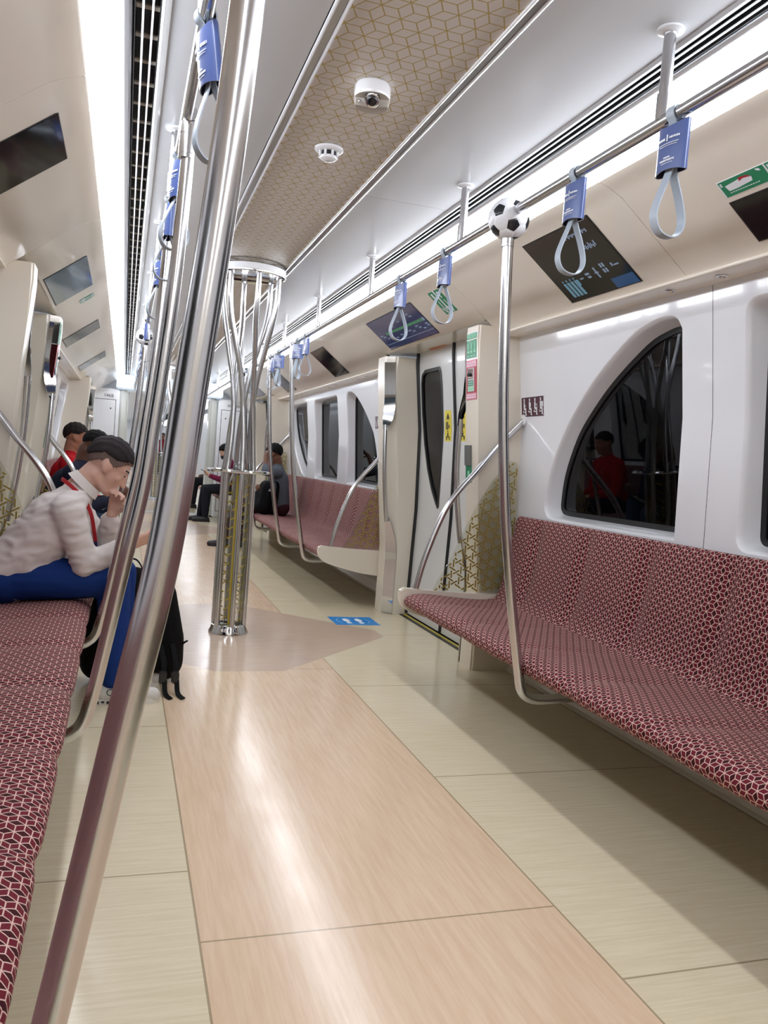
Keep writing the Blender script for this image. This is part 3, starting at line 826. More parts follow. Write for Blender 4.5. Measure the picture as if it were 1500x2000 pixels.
# ------------------------------------------------------------------ hand straps
def strap():
    t = thing('hanging_strap', '', 'hand strap', (0, 0, ZR), 'blue-tagged hand straps')
    # loop of grey webbing: round the rail, through the sleeve, down to a tear-drop
    W, T = .026, .0035
    top = arc((0, ZR), .0205, -60, 240, 16)
    b = MB(); b.tube([(p[0], p[1], p[2]) for p in [(.004, 0, 2.0)]+top+[(-.004, 0, 2.0)]], 0, flat=(W, T), up=(0, 1, 0))
    drop = [(.006, 0, 2.01), (.006, 0, 1.92), (.012, 0, 1.89), (.032, 0, 1.845), (.047, 0, 1.80), (.046, 0, 1.772), (.030, 0, 1.750), (.004, 0, 1.744), (-.024, 0, 1.752), (-.040, 0, 1.775), (-.041, 0, 1.805), (-.026, 0, 1.85), (-.010, 0, 1.892), (-.005, 0, 1.92), (-.005, 0, 2.01)]
    b.tube(smoothpath(drop, 4), 0, flat=(W, T), up=(0, 1, 0))
    b.build('webbing', STRAP, t, ang=50)
    # flattened sleeve, open at both ends
    b = MB(); ring = []
    for k in range(24):
        a = 2*PI*k/24; ring.append((.019*math.sin(a), .050*math.cos(a)))
    L = []
    for z, k in ((2.012, 1.), (1.96, 1.06), (1.905, 1.1)):
        L.append([(x*k, y, z+.010*(y/.05)**2*(1 if z > 1.99 else -.6)) for x, y in ring])
    inn = [[(p[0]*.86, p[1]*.94, p[2]+(.0005 if j else 0)) for p in R] for j, R in enumerate(L)]
    b.loft(L, caps=False); b.loft(inn, caps=False, mi=1)
    for A, B in ((L[0], inn[0]), (L[2], inn[2])):
        va = [b.b.verts.new(p) for p in A]; vb = [b.b.verts.new(p) for p in B]
        for i in range(24): b.b.faces.new((va[i], va[(i+1) % 24], vb[(i+1) % 24], vb[i])).material_index = 2
    sl = b.build('sleeve', [SLEEVE, SLEEVEIN, STRAP], t, recalc=False)
    b = MB(); rnd = random.Random(3)
    def fx(y, sg): return sg*(.0206*math.sqrt(max(0, 1-(y/.052)**2))+.0008)
    for sg in (1, -1):
        for z, y0, y1, h in ((1.980, .008, .034, .007), (1.981, -.036, -.006, .006), (1.968, -.034, .030, .0022), (1.963, -.030, .026, .0018), (1.934, -.012, .008, .004), (1.927, -.026, .022, .005), (1.920, -.022, .016, .0018)):
            y = y0
            while y < y1:
                w = rnd.uniform(.0022, .0065)
                b.box(fx(y+w/2, sg)-.0004, fx(y+w/2, sg)+.0004, y, min(y+w*.8, y1), z-h/2*rnd.uniform(.5, 1), z+h/2)
                y += w
        b.box(fx(0, sg)-.0004, fx(0, sg)+.0004, -.0015, .0025, 1.974, 1.990)
    b.build('print', INKW, sl, smooth=False)
    return t
S0 = strap(); first = True
def place_strap(s, y, label, ang=0., tilt=0.):
    global first
    if first: o = S0; first = False; o.location = (s*XR, y, ZR)
    else: o = copy_tree(S0, (0, 0, 0)); o.location = (s*XR, y, ZR)
    o.rotation_euler = (0, tilt, ang+(PI if s < 0 else 0)); o['label'] = label
place_strap(1, 1.79, 'blue-sleeved hand strap on the right rail beside the nearest hanger, biggest in view', .12)
place_strap(1, 2.26, 'blue-sleeved hand strap hanging before the dark screen, next to the near football', .05)
place_strap(1, 3.32, 'blue-sleeved hand strap hanging before the green arrow sign', .1)
place_strap(1, 3.91, 'blue-sleeved hand strap hanging before the route map screen', .2)
place_strap(1, 6.12, 'far blue-sleeved strap, right of the pole beyond the right doorway, loop fully open', .1)
place_strap(1, 6.43, 'far strap turned edge-on, its loop crossing the pole beyond the right doorway', .9)
place_strap(1, 7.26, 'far strap turned edge-on before the small far screen', 1.0)
place_strap(1, 7.62, 'far blue-sleeved strap beside the second pole beyond the right doorway', .2)
place_strap(1, 9.15, 'tiny blue-sleeved strap right beside the far right football', .5)
place_strap(-1, 1.86, 'hand strap on the left rail at the top edge of the picture, sleeve seen end-on', .25, .16)
place_strap(-1, 2.72, 'left rail strap half hidden behind the second pole, upper one', .3)
place_strap(-1, 3.22, 'left rail strap half hidden behind the second pole, blue sleeve showing', .1)
place_strap(-1, 4.2, 'left rail strap just past the second rail hanger', .3)
place_strap(-1, 6.35, 'blue-sleeved strap hanging in front of the left football', -.2)
for i, y in enumerate((7.7, 8.3, 9.1, 9.8)):
    place_strap(-1, y, 'thin far strap loop on the left rail below the football, %s' % ('uppermost', 'second from top', 'third from top', 'lowest')[i], .4-.2*i)

# ------------------------------------------------------------------ pole clusters in the doorways
def cluster(y, label, lat=True):
    t = thing('pole_cluster', label, 'pole', (0, y, 0), 'pole clusters in the doorways')
    MB().lathe([(.122, 0), (.122, .012), (.112, .030), (.106, .052), (.101, .055)], (0, y, 0), n=48).build('base_ring', CHROME, t)
    b = MB().lathe([(.076, .055), (.076, 1.0)], (0, y, 0), n=40); b.build('core', PGLASS, t)
    if lat:
        b = MB(); R = .0785
        for pl in BARS:
            for dv in (.28, .78):
                q = [(u*1.0, v*1.0+dv) for u, v in pl]
                dr = math.degrees(math.atan2(pl[2][1]-pl[1][1], pl[2][0]-pl[1][0])) % 180
                if 10 < dr < 60 and all(abs(u) <= PI*R and dv-.255 < v < dv+.255 and .07 < v < .985 for u, v in q):
                    band(b, q, .0068, lambda u, v, k: ((R+k)*math.sin(u/R), y-(R+k)*math.cos(u/R), v), .0015)
        b.build('lattice', GOLDB, t, smooth=False)
    for k in range(3):
        a = math.radians(-98+120*k)
        MB().box(-.007, .007, -.0815, -.0785, .06, .99).xf(Matrix.Translation((0, y, 0)) @ Matrix.Rotation(a+PI/2, 4, 'Z')).build('gold_strip', GOLDB, t, smooth=False)
    for k in range(6):
        a0 = math.radians(60*k-85)
        pts = [(.096*math.cos(a0), y+.096*math.sin(a0), z) for z in (.05, .4, .8, 1.0)]
        for i in range(1, 25):
            z = 1.0+1.23*i/24; w = min(max((z-1.15)/.85, 0), 1); w = w*w*(3-2*w)
            r = float(np.interp(z, [1.0, 1.2, 1.42, 1.6, 1.8, 1.95, 2.06, 2.23], [.094, .078, .064, .078, .118, .152, .168, .170]))
            a = a0-math.radians(58)*w
            pts.append((r*math.cos(a), y+r*math.sin(a), z))
        P = smoothpath(pts, 2)
        MB().tube([tuple(p) for p in P], .0165, 14).build('tube', STEEL, t)
    b = MB(); b.lathe([(.180, 1.008), (.185, 1.003), (.194, 1.004), (.199, 1.012), (.194, 1.021), (.185, 1.022), (.180, 1.017)], (0, y, 0), n=56); b.build('table_rim', CHROME, t)
    MB().lathe([(.181, 1.008), (.181, 1.017)], (0, y, 0), n=48).build('table_glass', PGLASS, t, smooth=False)
    MB().lathe([(.190, 2.205), (.196, 2.203), (.2045, 2.208), (.206, 2.222), (.206, 2.252), (.203, 2.256), (.203, 2.277)], (0, y, 0), n=64).build('ceiling_disc', CHROME, t)
    b = MB().lathe([(.206, 2.214), (.2085, 2.216), (.2085, 2.250), (.206, 2.252)], (0, y, 0), n=64); b.build('disc_rim', WHITE, t)
cluster(DC, 'steel pole cluster with round table and gold lattice, in the first doorway')
cluster(DC2, 'second pole cluster at the far doorway, mostly hidden behind the nearest pole')
cluster(DC2+6.4, 'distant pole cluster in the next car, gold lattice seen between the near poles')

# ------------------------------------------------------------------ ceiling fittings
t = thing('security_camera', 'white dome security camera on the patterned ceiling strip', 'camera', (-.022, 2.5, 2.25))
c = V((-.022, 2.5, 0))
fwd = V((-.25, -1., 0)).normalized()
MB().lathe([(.040, 2.279), (.052, 2.278), (.056, 2.270), (.056, 2.240), (.054, 2.236), (.02, 2.235)], c, n=40).build('housing', WHITE, t)
b = MB(); b.lathe([(.055, 2.236), (.055, 2.228), (.050, 2.214), (.01, 2.212)], c, n=40)
for v in b.b.verts:
    d = V((v.co.x-c.x, v.co.y-c.y, 0)).dot(fwd)
    if v.co.z < 2.232 and d > .012: v.co += V((fwd.x*(.012-d), fwd.y*(.012-d), (2.2345-v.co.z)*.8))
b.build('cover', mat('camera_cover', '#b9b4ac', .3), t)
lc = c+fwd*.026+V((0, 0, 2.226))
MB().ball(lc, .0235, 3).build('lens_dome', BALLB, t)
ax = (fwd+V((0, 0, -.75))).normalized()
MB().lathe([(.0165, .017), (.021, .0145), (.0225, .011), (.019, .0115), (.0150, .0165)], lc, ax, 28).build('lens_ring', CHROME, t)
MB().lathe([(.010, .0195), (.0105, .023), (.004, .0245)], lc, ax, 20).build('lens', mat('lens_glass', '#0a0a12', .04), t)
for sx in (-.042, .042):
    MB().ball(c+V((sx, -.012, 2.219)), .0045, 2).build('screw', CHROME, t)
t = thing('smoke_detector', 'small round white smoke detector behind the ceiling camera', 'smoke detector', (-.024, 3.06, 2.26))
c = V((-.024, 3.06, 0))
MB().lathe([(.048, 2.279), (.0535, 2.276), (.0535, 2.270), (.046, 2.264), (.036, 2.262)], c, n=36).build('base', WHITE, t)
MB().lathe([(.031, 2.263), (.031, 2.246)], c, n=30).build('grille', DARK, t)
MB().lathe([(.030, 2.247), (.034, 2.246), (.031, 2.238), (.018, 2.231), (.006, 2.230)], c, n=30).build('cap', WHITE, t)
for k in range(8):
    a = 2*PI*k/8+.2
    MB().box(-.004, .004, .030, .0375, 2.242, 2.264).xf(Matrix.Translation(c) @ Matrix.Rotation(a, 4, 'Z')).build('fin', WHITE, t, smooth=False)
t = thing('ceiling_grille', 'square dark grille in the far ceiling strip above the last pole cluster', 'vent', (0, 10.9, 2.27))
MB().box(-.17, .17, 10.45, 11.4, 2.2765, 2.2785).build('recess', DARK, t, smooth=False)
b = MB()
for k in range(9): b.box(-.17, .17, 10.45+k*.117, 10.49+k*.117, 2.273, 2.2775)
for k in range(7): b.box(-.17+k*.0535, -.152+k*.0535, 10.45, 11.4, 2.272, 2.2765)
b.build('bars', CREAM, t, smooth=False)
# ------------------------------------------------------------------ screens and signs
TS, TN = V((.793, 0, -.609)), V((-.609, 0, -.793))
def CV(s, y, x, o=0.):
    z = 2.132-(x-.95)*.7667
    return V((s*(x+TN.x*o), y, z+TN.z*o))
def slab(b, s, y0, y1, x0, x1, o0, o1, mi=0):
    A = [CV(s, y0, x0, o0), CV(s, y1, x0, o0), CV(s, y1, x1, o0), CV(s, y0, x1, o0)]
    b.prism(A, V((s*TN.x, 0, TN.z))*(o1-o0), mi)
def wedge(b, s, pts, o0, o1):
    b.prism([CV(s, y, x, o0) for y, x in pts], V((s*TN.x, 0, TN.z))*(o1-o0))
def screen(s, y0, y1, x0, x1, label, kind):
    c = CV(s, (y0+y1)/2, (x0+x1)/2)
    t = thing('display_screen', label, 'screen', c, 'screens in the cove panels')
    b = MB(); slab(b, s, y0, y1, x0, x1, -.004, .0025); b.build('bezel', BLACK, t, smooth=False)
    b = MB(); slab(b, s, y0+.006, y1-.006, x0+.005, x1-.005, .0024, .0034)
    b.build('display', {'map': SCRBLUE, 'grey': SCRGREY}.get(kind, SCREEN), t, smooth=False)
    W, H = y1-y0, x1-x0
    def U(u): return y1-u*W if s > 0 else y0+u*W
    def R(b, u0, u1, v0, v1):
        a, c_ = sorted((U(u0), U(u1))); slab(b, s, a, c_, x0+v0*H, x0+v1*H, .0033, .0042)
    rnd = random.Random(5)
    if kind == 'map':
        b = MB(); R(b, .19, .955, .475, .545); b.build('route_line', LGREEN, t, smooth=False)
        b = MB()
        for u in (.33, .42, .52, .62, .71, .80, .88): R(b, u-.009, u+.009, .49, .53)
        R(b, .945, .985, .465, .555)
        for u, v in ((.05, .50), (.09, .56), (.14, .64), (.30, .70), (.38, .36), (.55, .30), (.77, .22), (.80, .30), (.42, .66), (.47, .72), (.60, .64), (.66, .70), (.76, .60), (.80, .66), (.86, .72), (.93, .62), (.95, .68)):
            for k in range(4):
                w = rnd.uniform(.006, .012); R(b, u+k*.013, u+k*.013+w, v, v+rnd.uniform(.025, .05))
        R(b, .03, .99, .825, .838); b.build('stop_names', LWHITE, t, smooth=False)
    elif kind == 'notice':
        b = MB()
        for k in range(7):
            R(b, .70+k*.024, .715+k*.024, .30+.02*(k % 3), .37+.015*(k % 2))
        for k in range(14): R(b, .55+k*.024, .565+k*.024, .13, .155+.02*(k % 2))
        for u, v, w, h in ((.36, .70, .05, .02), (.46, .66, .055, .03), (.47, .71, .045, .03), (.60, .62, .02, .16), (.585, .69, .05, .02), (.70, .60, .022, .06), (.735, .60, .022, .06), (.70, .68, .022, .06), (.735, .68, .022, .06), (.83, .64, .02, .05), (.86, .67, .06, .02)): R(b, u, u+w, v, v+h)
        b.build('white_pictograms', LWHITE, t, smooth=False)
        b = MB()
        for k in range(4): R(b, .10+k*.055, .137+k*.055, .70, .93); R(b, .11+k*.055, .127+k*.055, .655, .685)
        R(b, .28, .325, .70, .79)
        b.build('blue_figures', mat('pale_blue_print', '#1c2c34', .2, emis='#6c9cb4', estr=.25), t, smooth=False)
        b = MB(); R(b, .70, .985, .84, .985); b.build('blue_panel', LBLUE, t, smooth=False)
    return t
screen(1, 2.83, 3.362, .945, 1.222, 'dark screen with white pictograms and a blue corner, right of the nearest football', 'notice')
screen(1, 4.86, 5.83, .942, 1.155, 'lit blue route map screen with a green line, above the right doorway', 'map')
screen(1, 7.22, 7.74, .948, 1.215, 'dark screen beyond the right doorway, second past the route map edge', 'dark')
screen(1, 9.6, 10.15, .948, 1.215, 'far small dark screen on the right near the last doorway', 'dark')
screen(1, 11.5, 12.5, .945, 1.155, 'farthest right screen above the last doorway', 'dark')
screen(1, 1.62, 2.20, 1.085, 1.215, 'dark screen cut by the right edge of the picture, under the green instruction strip', 'dark')
screen(-1, 2.83, 3.262, .938, 1.20, 'dark screen in the left cove nearest to the viewer', 'dark')
screen(-1, 4.86, 5.72, .935, 1.155, 'blue-grey lit screen above the left doorway', 'grey')
screen(-1, 7.22, 7.74, .948, 1.215, 'small dark screen in the left cove beyond the doorway', 'dark')
screen(-1, 9.6, 10.15, .948, 1.215, 'far thin dark screen in the left cove', 'dark')

# green strip of emergency instructions at the right picture edge
t = thing('instruction_strip', 'green and white emergency instruction strip above the screen at the right edge', 'sign', CV(1, 1.9, 1.05))
b = MB(); slab(b, 1, 1.40, 2.195, 1.024, 1.072, .0, .0012); b.build('backing', INKW, t, smooth=False)
b = MB()
for k in range(4): slab(b, 1, 2.192-.195*(k+1)+.006, 2.192-.195*k-.002, 1.0255, 1.0705, .0011, .0018)
b.build('green_panel', GREEN, t, smooth=False)
b = MB()
for k in range(4):
    y = 2.19-.195*k
    slab(b, 1, y-.013, y-.005, 1.030, 1.0335, .0017, .0023); slab(b, 1, y-.009, y-.005, 1.0335, 1.037, .0017, .0023); slab(b, 1, y-.013, y-.005, 1.037, 1.039, .0017, .0023)
    wedge(b, 1, [(y-.02, 1.040), (y-.11, 1.033), (y-.13, 1.042), (y-.125, 1.052), (y-.06, 1.056), (y-.025, 1.056)], .0017, .0023)
    for q in range(12): slab(b, 1, y-.03-q*.0105, y-.023-q*.0105, 1.0605, 1.0625, .0017, .0023)
    wedge(b, 1, [(y-.155, 1.028), (y-.17, 1.030), (y-.172, 1.037), (y-.16, 1.034)], .0017, .0023)
b.build('pictogram', INKW, t, smooth=False)
b = MB(); wedge(b, 1, [(2.19-.085, 1.031), (2.19-.115, 1.033), (2.19-.13, 1.040), (2.19-.10, 1.037), (2.19-.08, 1.041)], .0022, .0028); b.build('red_mark', RED, t, smooth=False)
def arrow_sign(s, ya, yb, xa, xb, label):
    t = thing('exit_arrow_sign', label, 'sign', CV(s, (ya+yb)/2, (xa+xb)/2), 'green arrow signs')
    b = MB(); slab(b, s, ya, yb, xa, xb, 0, .0012); b.build('plate', GREEN, t, smooth=False)
    W, H = yb-ya, xb-xa; ym = (ya+yb)/2
    b = MB(); slab(b, s, ym-.008, ym+.008, xa, xb, .0011, .0019)
    for c_ in (ya+W*.25, ya+W*.75):
        w = W*.05
        slab(b, s, c_-w*.5, c_+w*.5, xa+H*.44, xa+H*.82, .0011, .0019)
        for q in (-1, 1):
            wedge(b, s, [(c_, xa+H*.93), (c_+q*W*.15, xa+H*.70), (c_+q*W*.19, xa+H*.74), (c_, xa+H*1.0)][::q], .0011, .0019)
        slab(b, s, c_-w*.8, c_+w*.8, xa+H*.08, xa+H*.36, .0011, .0019); slab(b, s, c_+w*1.3, c_+w*2., xa+H*.10, xa+H*.30, .0011, .0019)
    b.build('arrows', INKW, t, smooth=False)
arrow_sign(1, 4.395, 4.56, .944, 1.078, 'green sign with white arrows beside the route map screen, right side')
arrow_sign(-1, 6.0, 6.14, .925, 1.03, 'green sign in the left cove just past the blue-grey screen')

# priority-seat stickers on the walls
def seat_sign(s, ya, yb, za, zb, label):
    X = lambda z, o: s*(XW(z)-o)
    t = thing('priority_seat_sign', label, 'sign', (X(zb, 0), (ya+yb)/2, za), 'priority seat stickers')
    def R(b, y0, y1, z0, z1, o0, o1): b.prism([(X(z0, o0), y0, z0), (X(z0, o0), y1, z0), (X(z1, o0), y1, z1), (X(z1, o0), y0, z1)], (-s*(o1-o0), 0, 0))
    b = MB(); R(b, ya, yb, za, zb, -.001, .0012); b.build('white_border', INKW, t, smooth=False)
    b = MB(); R(b, ya+.004, yb-.004, za+.004, zb-.004, .001, .0016); b.build('plate', MAROON, t, smooth=False)
    b = MB(); W, H = yb-ya, zb-za
    for k in range(4):
        c_ = (yb-W*(.14+.24*k)) if s > 0 else (ya+W*(.14+.24*k)); d = -1 if s > 0 else 1
        h = W*.028
        def P(u0, u1, v0, v1):
            a, e = sorted((c_+d*u0*W, c_+d*u1*W)); R(b, a, e, za+v0*H, za+v1*H, .0015, .0022)
        P(-.022, .022, .76, .90); P(-.03, .02, .42, .74); P(-.02, .075, .36, .46); P(.045, .085, .12, .40); P(.075, .105, .10, .15)
        P(-.055, .03, .24, .29); P(-.055, -.035, .24, .34)
        if k == 0: P(.02, .05, .50, .62)
        if k == 1: P(.02, .055, .50, .70)
        if k == 2: P(.075, .088, .15, .60); P(.02, .085, .58, .62)
        if k == 3: P(.03, .10, .48, .72)
    b.build('pictograms', INKW, t, smooth=False)
seat_sign(1, 3.918, 4.178, 1.444, 1.558, 'maroon sticker with four white seated figures, on the white wall before the arched window')
seat_sign(1, 6.79, 7.0, 1.432, 1.548, 'maroon seated-figures sticker beyond the right doorway, half behind the pillar')
seat_sign(1, 10.86, 10.99, 1.432, 1.548, 'far dim sticker by the last right doorway')

# stickers, alarm and device on the near right pillar
def post_slab(b, s, dc, y0, y1, z0, z1, o0, o1, mi=0):
    b.prism([(s*(XP(z, 1.25)-o0), y, z) for y, z in ((y0, z0), (y1, z0), (y1, z1), (y0, z1))], (-s*(o1-o0), 0, 0), mi)
def post_things(s, d, where):
    t = thing('evacuation_notice', 'green evacuation notice high on the pillar, %s' % where, 'sign', (s*1.13, 4.28+d, 1.8), 'pillar notices')
    b = MB(); post_slab(b, s, 0, 4.205+d, 4.350+d, 1.752, 1.898, 0, .0015); b.build('border', INKW, t, smooth=False)
    b = MB(); post_slab(b, s, 0, 4.210+d, 4.345+d, 1.757, 1.855, .0014, .002); post_slab(b, s, 0, 4.210+d, 4.345+d, 1.862, 1.893, .0014, .002); b.build('green_field', GREEN, t, smooth=False)
    b = MB(); rnd = random.Random(2)
    for r in range(3):
        for k in range(12): post_slab(b, s, 0, 4.217+d+k*.0102, 4.224+d+k*.0102, 1.868+r*.008, 1.871+r*.008+rnd.uniform(0, .002), .0019, .0026)
    for k in range(3):
        c_ = 4.235+d+k*.043
        post_slab(b, s, 0, c_-.004, c_+.004, 1.80, 1.842, .0019, .0026); post_slab(b, s, 0, c_-.012, c_+.012, 1.785, 1.797, .0019, .0026); post_slab(b, s, 0, c_-.014, c_+.014, 1.765, 1.770, .0019, .0026)
    b.build('drawing', PALEGREEN, t, smooth=False)
    t = thing('emergency_handle', 'red emergency handle on the pillar, %s' % where, 'alarm', (s*1.13, 4.28+d, 1.62), 'emergency handles')
    b = MB(); post_slab(b, s, 0, 4.205+d, 4.350+d, 1.525, 1.745, 0, .002); b.build('red_plate', RED, t, smooth=False)
    b = MB(); post_slab(b, s, 0, 4.208+d, 4.347+d, 1.705, 1.743, .0018, .003); post_slab(b, s, 0, 4.208+d, 4.347+d, 1.527, 1.562, .0018, .003); b.build('pink_label', PINK, t, smooth=False)
    b = MB(); post_slab(b, s, 0, 4.238+d, 4.318+d, 1.570, 1.70, .0018, .006); b.build('cover', INKW, t, smooth=False)
    b = MB(); post_slab(b, s, 0, 4.245+d, 4.311+d, 1.64, 1.695, .006, .012); b.build('knob_plate', CHROME, t, smooth=False)
    MB().tube([(s*(XP(1.665, 1.25)-.012), 4.278+d, 1.668), (s*(XP(1.66, 1.25)-.024), 4.278+d, 1.655)], [.013, .008], 14).build('knob', BALLB, t)
    b = MB(); post_slab(b, s, 0, 4.243+d, 4.313+d, 1.60, 1.632, .006, .0075); b.build('green_label', GREEN, t, smooth=False)
    b = MB(); post_slab(b, s, 0, 4.243+d, 4.313+d, 1.572, 1.597, .006, .0072); b.build('pale_label', PALEGREEN, t, smooth=False)
    b = MB(); rnd = random.Random(4)
    for z in (1.712, 1.726, 1.535, 1.548):
        for k in range(14): post_slab(b, s, 0, 4.214+d+k*.0092, 4.220+d+k*.0092, z, z+rnd.uniform(.004, .008), .0029, .0036)
    for z in (1.608, 1.620):
        for k in range(7): post_slab(b, s, 0, 4.248+d+k*.0088, 4.253+d+k*.0088, z, z+.004, .0074, .0080)
    b.build('lettering', INKW, t, smooth=False)
    t = thing('call_device', 'grey device with green label on the pillar, %s' % where, 'device', (s*1.18, 4.32+d, 1.2), 'pillar devices')
    b = MB(); post_slab(b, s, 0, 4.275+d, 4.352+d, 1.155, 1.27, 0, .012); b.build('case', DEVICE, t, smooth=False)
    b = MB(); post_slab(b, s, 0, 4.275+d, 4.352+d, 1.06, 1.155, 0, .004); b.build('label', GREEN, t, smooth=False)
    b = MB(); post_slab(b, s, 0, 4.30+d, 4.325+d, 1.085, 1.125, .0039, .0046); b.build('symbol', PALEGREEN, t, smooth=False)
post_things(1, 0, 'near side of the first right doorway')
post_things(1, 6.826, 'near side of the last right doorway')
post_things(-1, 1.635, 'far side of the left doorway')

# yellow warning stickers on the door leaves, orange sticker on the header
for s, side in ((1, 'right'), (-1, 'left')):
    for a, c_, nm in ((5.205, 5.318, 'far'), (4.945, 5.06, 'near')):
        X = lambda z, o: s*(XD(1.318)+(z-1.318)/.21*(XD(1.528)-XD(1.318))-o)
        t = thing('door_warning_sticker', 'yellow pinch-warning sticker on the %s leaf of the %s door' % (nm, side), 'sticker', (X(1.4, 0), a, 1.42), 'yellow door stickers')
        def R(b, y0, y1, z0, z1, o0, o1): b.prism([(X(z0, o0), y0, z0), (X(z0, o0), y1, z0), (X(z1, o0), y1, z1), (X(z1, o0), y0, z1)], (-s*(o1-o0), 0, 0))
        b = MB(); R(b, a, c_, 1.318, 1.528, -.004, .0012); b.build('plate', YELLOW, t, smooth=False)
        b = MB(); m_ = (a+c_)/2
        R(b, m_-.028, m_+.028, 1.466, 1.470, .0011, .0018); b.prism([(X(1.47, .0011), m_-.03, 1.472), (X(1.47, .0011), m_+.03, 1.472), (X(1.51, .0011), m_, 1.515)], (-s*.0005, 0, 0))
        R(b, m_-.006, m_+.012, 1.395, 1.452, .0011, .0018); R(b, m_-.03, m_-.012, 1.405, 1.43, .0011, .0018); R(b, m_+.018, m_+.034, 1.40, 1.45, .0011, .0018)
        R(b, m_-.012, m_+.012, 1.345, 1.375, .0011, .0018); R(b, m_-.034, m_-.016, 1.328, 1.352, .0011, .0018); R(b, m_+.014, m_+.032, 1.328, 1.352, .0011, .0018); R(b, m_-.008, m_+.008, 1.378, 1.390, .0011, .0018)
        b.build('warning_figures', INKB, t, smooth=False)
t = thing('header_sticker', 'small orange arrow sticker on the panel above the right door', 'sticker', (1.36, 5.4, 1.93))
b = MB(); P0, P1 = V((1.178, 0, 1.961)), V((1.44, 0, 1.972)); nn = V((.011, 0, -.262)).normalized()
Q = lambda y, f: P0.lerp(P1, f)+V((0, y, 0))+nn*.0005
b.prism([Q(5.26, .62), Q(5.26, .80), Q(5.50, .84), Q(5.58, .72), Q(5.50, .58)], nn*.001); b.build('sticker_film', ORANGE, t, smooth=False)

# floor sticker
t = thing('floor_sticker', 'bright blue floor sticker with white footprints beside the pole cluster', 'sticker', (.93, 5.54, 0))
MB().box(.775, 1.095, 5.395, 5.675, 0, .0012).build('film', BLUE, t, smooth=False)
b = MB()
for x in (.885, .975):
    b.lathe([(.0001, .0011), (1., .0011), (1., .0019), (.0001, .0019)], (0, 0, 0), n=20)
    vs = b.b.verts[-80:]
    for v in vs: v.co = V((x+v.co.x*.024, 5.555+v.co.y*.055, v.co.z))
    b.lathe([(.0001, .0011), (1., .0011), (1., .0019), (.0001, .0019)], (0, 0, 0), n=16)
    for v in b.b.verts[-64:]: v.co = V((x+v.co.x*.019, 5.468+v.co.y*.024, v.co.z))
b.build('footprint', INKW, t, smooth=False)
b = MB()
for k in range(26):
    a = 2*PI*k/26
    if k % 13 in (3, 9): continue
    b.tube([(.93+.118*math.cos(a+i*.05), 5.535+.118*math.sin(a+i*.05), .0015) for i in range(4)], .0, flat=(.006, .001), up=(1, 0, 0))
b.build('lettering_ring', mat('pale_blue_letters', '#9fd0ee', .4), t, smooth=False)

# ------------------------------------------------------------------ people
def organic(name, mb, m, parent, vox=.01, it=3, flat=None, wr=None):
    ob = mb.build(name, m, parent, smooth=False, recalc=True)
    r = ob.modifiers.new('r', 'REMESH'); r.mode = 'VOXEL'; r.voxel_size = vox
    sm = ob.modifiers.new('s', 'SMOOTH'); sm.factor = .5; sm.iterations = it
    dg = bpy.context.evaluated_depsgraph_get(); me = bpy.data.meshes.new_from_object(ob.evaluated_get(dg))
    ob.modifiers.clear(); old = ob.data; ob.data = me; bpy.data.meshes.remove(old)
    if wr:
        from mathutils import noise
        nn_ = [v.normal.copy() for v in me.vertices]
        for v, q in zip(me.vertices, nn_):
            c = v.co; a = noise.noise(V((c.x*13+c.z*8, c.y*9, c.z*30-c.x*10))); b_ = noise.noise(V((c.x*30, c.y*17, c.z*40+7)))
            v.co += q*wr*((1-abs(a)*2.2)+.35*b_)
    for v in me.vertices:
        if flat is not None and v.co.z < flat: v.co.z = flat
    for p in me.polygons: p.use_smooth = True
    if not me.materials: me.materials.append(m)
    return ob
def joinb(dst, src, M):
    src.xf(M); me = bpy.data.meshes.new('tmp'); src.b.to_mesh(me); src.b.free(); dst.b.from_mesh(me); bpy.data.meshes.remove(me)
def head_shapes(k=1.):
    h = MB()
    h.ball((-.012, 0, .036), (.098, .076, .086), 3); h.ball((.030, 0, -.020), (.060, .062, .075), 3); h.ball((.034, 0, -.072), (.048, .050, .036), 3)
    h.ball((.066, 0, -.098), (.020, .024, .017), 2); h.cap((-.02, .045, -.06), .022, (.05, .028, -.092), .018); h.cap((-.02, -.045, -.06), .022, (.05, -.028, -.092), .018)
    h.cap((.086, 0, .012), .009, (.104, 0, -.030), .0115); h.ball((.100, .010, -.036), (.010, .008, .008), 2); h.ball((.100, -.010, -.036), (.010, .008, .008), 2); h.ball((.108, 0, -.034), .011, 2)
    for q in (1, -1):
        h.cap((.080, q*.012, .027), .010, (.068, q*.045, .026), .010); h.ball((.062, q*.038, -.020), (.022, .020, .018), 2)
        h.ball((-.006, q*.077, -.004), (.019, .008, .031), 2, M=Matrix.Rotation(-.25, 3, 'Y')); h.cap((.012, q*.072, .0), .008, (.006, q*.074, -.030), .007)
        h.ball((.076, q*.032, .004), (.012, .014, .009), 2)
    h.cap((.084, .018, -.060), .007, (.084, -.018, -.060), .007); h.cap((.082, .014, -.071), .0085, (.082, -.014, -.071), .0085)
    return h
